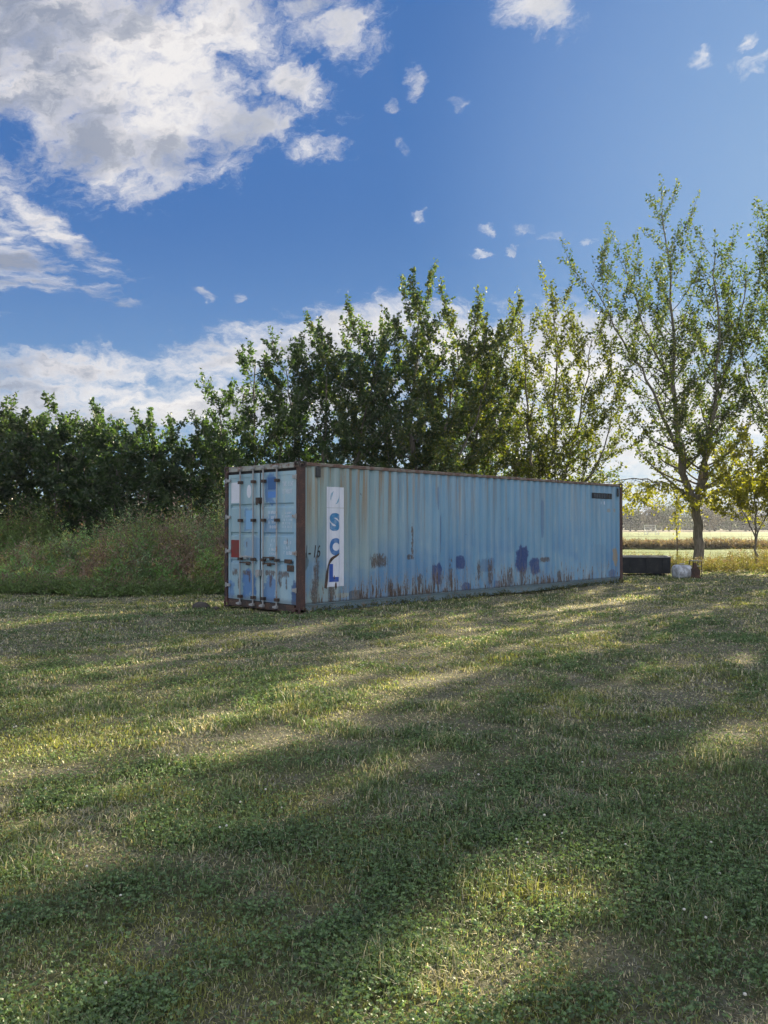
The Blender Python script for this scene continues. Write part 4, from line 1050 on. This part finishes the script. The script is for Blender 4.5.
# ------------------------------------------------------------------ fence beyond the junk
def build_fence():
    T = empty('wire_fence', (8, 36.8, 0), 0, 'thin wire fence on rusty steel posts crossing behind the big maple', 'fence')
    mpost = pbr('fence_post_steel', rail_color((.10, .10, .09), (.10, .06, .04)), .7, .3)
    mwire = pbr('fence_wire', (.16, .15, .14), .6, .3)
    N = 12
    for k in range(N):
        x = -14 + k * 3.42 + 8.70
        yy = 0.0 - (x + 0) * .02
        V = []; F = dict(off=0, q=[]); h = 1.62 + .05 * math.sin(k * 2.1)
        tube_np([(x, yy, -.2), (x + .01 * math.sin(k), yy, h * .5), (x + .03 * math.sin(k * 1.7), yy, h)], [.032, .03, .03], 6, V, F)
        p = link_mesh('fence_post', mesh_from_np('fence_post', np.concatenate(V), np.concatenate(F['q']), 4), mpost, T)
    V = []; F = dict(off=0, q=[])
    xa, xb = -14 + 8.7, -14 + 8.7 + 3.42 * (N - 1)
    for z in (.12, .30, .50, .72, .95, 1.2, 1.45):
        xs = np.linspace(xa, xb, 60); tube_np(np.stack([xs, -xs * .02 - .035, z + .012 * np.sin(xs * 1.1 + z * 9)], 1), np.full(60, .0045), 4, V, F)
    for x in np.arange(xa, xb, .45):
        tube_np([(x, -x * .02 - .042, .12), (x, -x * .02 - .042, 1.45)], [.003, .003], 3, V, F)
    link_mesh('woven_wire', mesh_from_np('woven_wire', np.concatenate(V), np.concatenate(F['q']), 4), mwire, T)
build_fence()

# ------------------------------------------------------------------ junk behind the far end
def build_junk():
    # low dark steel bin
    T = empty('steel_bin', (9.95, 29.3, float(gz(10.4, 29.3))), R(168), 'long low dark steel bin with a pale rim, half hidden behind the container', 'steel bin')
    md = pbr('dark_bin_steel', rail_color((.007, .010, .014), (.014, .013, .013), .5, .7), .6)
    ml = pbr('bin_rim', rail_color((.30, .30, .29), (.12, .09, .07), .5, .7), .6)
    L_, W_, H_ = 3.6, 1.25, .60
    bm = bmesh.new()
    box(bm, 0, L_, 0, .04, .06, H_); box(bm, 0, L_, W_ - .04, W_, .06, H_); box(bm, 0, .04, .041, W_ - .041, .06, H_); box(bm, L_ - .04, L_, .041, W_ - .041, .06, H_); box(bm, .041, L_ - .041, .041, W_ - .041, .07, .10)
    body = bobj('body', bm, md, T)
    for k in range(7):
        for yy in (-.036, W_ + .001):
            bm = bmesh.new(); box(bm, .2 + k * .53, .26 + k * .53, yy, yy + .035, .08, H_ - .041); bobj('rib', bm, md, body)
    bm = bmesh.new(); box(bm, -.03, L_ + .03, -.04, .05, H_ + .001, H_ + .035); box(bm, -.03, L_ + .03, W_ - .05, W_ + .04, H_ + .001, H_ + .035); box(bm, -.03, .05, .051, W_ - .051, H_ + .001, H_ + .035); box(bm, L_ - .05, L_ + .03, .051, W_ - .051, H_ + .001, H_ + .035)
    bobj('rim', bm, ml, T, bevel=.006)
    bm = bmesh.new(); box(bm, .3, .5, .05, W_ - .05, -.02, .059); box(bm, L_ - .5, L_ - .3, .05, W_ - .05, -.02, .059); bobj('skid', bm, md, T)
    # white plastic tank on its side
    T = empty('plastic_tank', (9.55, 26.6, float(gz(9.5, 26.6))), R(20), 'dented white plastic tank lying between the dark bin and the big maple', 'tank')
    T.scale = (.78, .78, .80)
    mw = pbr('weathered_white_plastic', lambda t: t.mix(t.ss(t.noise(t.obj(), 4, 5, .7), .40, .6, 0, .85), (.56, .60, .66), (.20, .20, .21)), .45)
    bm = bmesh.new()
    segs, rings = 20, [(-.36, .0), (-.36, .16), (-.34, .25), (-.28, .29), (-.1, .30), (-.08, .285), (-.05, .285), (-.03, .30), (.16, .30), (.26, .285), (.33, .22), (.35, .14)]
    pr = None
    for (x, rad) in rings:
        cur = []
        for k in range(segs):
            a = 2 * math.pi * k / segs; ca, sa = math.cos(a), math.sin(a)
            q = .62; yy = rad * math.copysign(abs(ca) ** q, ca); zz = rad * math.copysign(abs(sa) ** q, sa)
            if rad == 0: yy = zz = 0
            dent = -.05 * math.exp(-((x - .05) / .12) ** 2 - ((a - 1.9) / .4) ** 2)
            q_ = 1 + .22 * (float(fbm(np.array([x * 4. + 3]), np.array([a * 1.2]), 1., 55, 3)[0]) - .5)
            cur.append(bm.verts.new((x, yy * q_, (zz * .95 + dent) * q_ + .27)))
        if pr:
            for k in range(segs):
                j = (k + 1) % segs
                try: bm.faces.new([pr[k], pr[j], cur[j], cur[k]])
                except ValueError: pass
        pr = cur
    bmesh.ops.remove_doubles(bm, verts=bm.verts, dist=1e-4)
    bobj('tank_body', bm, mw, T, smooth=True)
    bm = bmesh.new(); bmesh.ops.create_cone(bm, cap_ends=True, segments=16, radius1=.15, radius2=.13, depth=.06, matrix=Matrix.Translation((.385, 0, .29)) @ Matrix.Rotation(R(90), 4, 'Y'))
    bobj('dark_mouth', bm, pbr('dark_opening', (.012, .012, .014), .8), T)
    bm = bmesh.new(); box(bm, -.1, .1, -.05, .05, .575, .61); bobj('carry_handle', bm, mw, T, bevel=.012)
    # small rusty pump
    T = empty('rusty_pump', (9.92, 26.55, float(gz(10, 26.7))), R(-15), 'small rusty machine part heaped at the mouth of the white tank', 'machine part')
    mr = pbr('brown_rust', rail_color((.05, .035, .03), (.06, .03, .02)), .85)
    bm = bmesh.new(); bmesh.ops.create_cone(bm, cap_ends=True, segments=18, radius1=.13, radius2=.13, depth=.2, matrix=Matrix.Translation((0, 0, .2)) @ Matrix.Rotation(R(90), 4, 'X'))
    bmesh.ops.create_cone(bm, cap_ends=True, segments=14, radius1=.07, radius2=.05, depth=.22, matrix=Matrix.Translation((.02, 0, .40)))
    bobj('housing', bm, mr, T)
    bm = bmesh.new(); box(bm, -.18, .18, -.1, -.04, 0, .07); box(bm, -.18, .18, .04, .1, 0, .07); bobj('base', bm, mr, T)
    bm = bmesh.new(); bmesh.ops.create_cone(bm, cap_ends=True, segments=18, radius1=.17, radius2=.17, depth=.03, matrix=Matrix.Translation((0, -.13, .2)) @ Matrix.Rotation(R(90), 4, 'X')); bobj('flywheel', bm, mr, T)
    # small stand
    T = empty('metal_stand', (10.2, 27.2, float(gz(10.4, 27.2))), R(10), 'small dark steel stand with pale top plate at the foot of the big maple', 'stand')
    T.scale = (.7, .7, .85)
    bm = bmesh.new(); box(bm, -.22, .22, -.18, .18, .62, .66); bobj('top_plate', bm, ml, T, bevel=.006)
    bm = bmesh.new(); box(bm, -.20, .20, -.16, .16, .42, .45); bobj('lower_shelf', bm, ml, T)
    for sx in (-1, 1):
        for sy in (-1, 1):
            bm = bmesh.new(); box(bm, sx * .2 - .016, sx * .2 + .016, sy * .162 - .016, sy * .162 + .016, 0 if True else 0, .6195)
            # legs pass outside the shelf corners
            for v in bm.verts: v.co.x += sx * .018
            bobj('leg', bm, md, T)
    # dark lump on the grass left of the doors
    T = bmesh.new(); bmesh.ops.create_icosphere(T, subdivisions=4, radius=1)
    for v in T.verts:
        f = float(fbm(np.array([v.co.x * 1.5 + 5]), np.array([v.co.y * 1.5 + v.co.z * 2]), 1.2, 5, 4)[0])
        v.co = Vector((v.co.x * .19, v.co.y * .13, v.co.z * .115)) * (.72 + .55 * f)
        if v.co.z < -.03: v.co.z = -.03
    o = bobj('rock', T, pbr('dark_stone', lambda t: t.mix(t.noise(t.obj(), 20, 5, .7), (.02, .02, .02), (.09, .08, .07)), .9), smooth=True)
    o.location = (-3.72, 16.9, float(gz(-3.72, 16.9)) + .02)
    tag(o, 'dark lump of stone lying on the grass left of the container doors', 'rock')
    T = bmesh.new(); bmesh.ops.create_icosphere(T, subdivisions=3, radius=1)
    for v in T.verts:
        f = float(fbm(np.array([v.co.x * 1.5 + 9]), np.array([v.co.y * 1.5 + v.co.z * 2]), 1.2, 7, 4)[0])
        v.co = Vector((v.co.x * .09, v.co.y * .07, v.co.z * .06)) * (.7 + .6 * f)
    o = bobj('rock', T, bpy.data.materials['dark_stone'], smooth=True); o.location = (-3.38, 16.75, float(gz(-3.38, 16.75)) + .01)
    tag(o, 'smaller dark stone beside the lump left of the container doors', 'rock')
build_junk()

# ------------------------------------------------------------------ far trees and the white stand across the field
def build_far():
    r = np.random.default_rng(77)
    k = 0
    names = ['leftmost', 'second']
    xs = np.concatenate([np.linspace(66, 150, 20)])
    for i, x in enumerate(xs):
        y = 285 + r.uniform(-14, 18); x = x + r.uniform(-1.5, 1.5); h = r.uniform(7.5, 11.5); w_ = h * r.uniform(.42, .62)
        far_tree(x, y, h, w_, r, 300 + i)
    # the wood closing the horizon elsewhere
    C = []; n = 60000
    ang = r.uniform(R(-75), R(75), n); a_in = (ang > R(11)) & (ang < R(27.5))
    dist = 300 + r.uniform(0, 40, n)
    X = np.sin(ang) * dist * 1.25; Y = np.cos(ang) * dist * 1.25
    hh = 9.0 * (.6 + .7 * fbm(X, Y, .05, 6, 3)); Z = hh * r.random(n) ** .7
    k_ = ~a_in | (r.random(n) < .9); Z = np.where(a_in, Z * .55, Z); X, Y, Z = X[k_], Y[k_], Z[k_]
    c = cols_from(fbm(X, Z * 3, .06, 8, 3), (.03, .04, .03), (.08, .08, .06))
    me = leaf_mesh('far_wood', np.stack([X, Y, Z], 1), r.normal(size=(len(X), 3)), np.full(len(X), 2.2), c, r)
    tag(link_mesh('far_wood', me, MAT_LEAF), 'low dark wood along the horizon beyond the fields', 'wood', kind='stuff')
LABELS_FAR = []
def far_tree(x, y, h, w_, r, seed):
    i = seed - 300
    rank = ['first', 'second', 'third', 'fourth', 'fifth', 'sixth', 'seventh', 'eighth', 'ninth', 'tenth', 'eleventh', 'twelfth', 'thirteenth', 'fourteenth', 'fifteenth', 'sixteenth', 'seventeenth', 'eighteenth', 'nineteenth', 'twentieth'][i]
    look = 'purplish brown' if i % 3 != 1 else 'dark green'
    T = empty('distant_tree', (x, y, 0), 0, 'small %s tree across the field, %s from the left in the distant row' % (look, rank), 'tree', 'distant trees beyond the field')
    V = []; F = dict(off=0, q=[])
    tube_np([(0, 0, 0), (.1, 0, h * .3), (.0, 0, h * .8)], [.35, .28, .06], 6, V, F)
    for q in range(4):
        a = r.uniform(0, 6.28); tube_np([(0, 0, h * .25), (math.cos(a) * w_ * .5, math.sin(a) * w_ * .5, h * .6)], [.14, .05], 4, V, F)
    link_mesh('trunk', mesh_from_np('trunk', np.concatenate(V), np.concatenate(F['q']), 4), MAT_BARK, T)
    n = 1100; p = r.normal(size=(n, 3)); p /= np.linalg.norm(p, axis=1)[:, None]; p *= (r.random(n) ** .45)[:, None]
    lump = .75 + .5 * fbm(p[:, 0] * 2 + seed, p[:, 2] * 2 + p[:, 1], 1.2, seed, 2)
    P = np.stack([p[:, 0] * w_ * lump, p[:, 1] * w_ * lump, h * .56 + p[:, 2] * h * .44 * lump], 1)
    base = ((.035, .028, .034), (.075, .06, .06)) if look.startswith('purp') else ((.02, .03, .022), (.05, .06, .035))
    c = cols_from(r.random(n), *base)
    link_mesh('crown', leaf_mesh('crown', P, r.normal(size=(n, 3)), r.uniform(.5, .95, n), c, r), MAT_LEAF, T)
build_far()
def build_stand():
    T = empty('bleacher', (53.5, 165, 0), R(8), 'small white railed bleacher far across the field, seen just right of the container', 'bleacher')
    mw = pbr('white_rail_paint', (.7, .7, .7), .5)
    for k in range(3):
        bm = bmesh.new(); box(bm, -1.3 + .0, 1.3, k * .5, k * .5 + .28, .35 + k * .38, .41 + k * .38); bobj('bench_plank', bm, mw, T)
    for s in (-1, 1):
        V = []; F = dict(off=0, q=[])
        for pts in ([(s * 1.15, 0, 0), (s * 1.15, .1, .34)], [(s * 1.15, 1.4, 0), (s * 1.15, 1.4, 1.9)], [(s * 1.15, 0, .3), (s * 1.15, 1.4, 1.1)], [(s * 1.15, 0, .1), (s * 1.15, 1.4, .1)]):
            tube_np(pts, [.045, .045], 6, V, F)
        link_mesh('side_frame', mesh_from_np('side_frame', np.concatenate(V), np.concatenate(F['q']), 4), mw, T)
    V = []; F = dict(off=0, q=[]); tube_np([(-1.15, 1.4, 1.9), (1.15, 1.4, 1.9)], [.045, .045], 6, V, F); tube_np([(-1.15, 1.4, 1.5), (1.15, 1.4, 1.5)], [.03, .03], 6, V, F)
    link_mesh('back_rail', mesh_from_np('back_rail', np.concatenate(V), np.concatenate(F['q']), 4), mw, T)
build_stand()

# ------------------------------------------------------------------ haze
def build_haze():
    bm = bmesh.new(); box(bm, -520, 520, -60, 560, -1.6, 24)
    m, t = newmat('air'); v = t.node('ShaderNodeVolumePrincipled'); v.inputs['Color'].default_value = (.78, .84, .95, 1)
    v.inputs['Density'].default_value = .00028; v.inputs['Anisotropy'].default_value = .3
    o = t.node('ShaderNodeOutputMaterial'); t.l.new(v.outputs[0], o.inputs['Volume'])
    h = bobj('haze', bm, m); tag(h, kind='stuff')
build_haze()
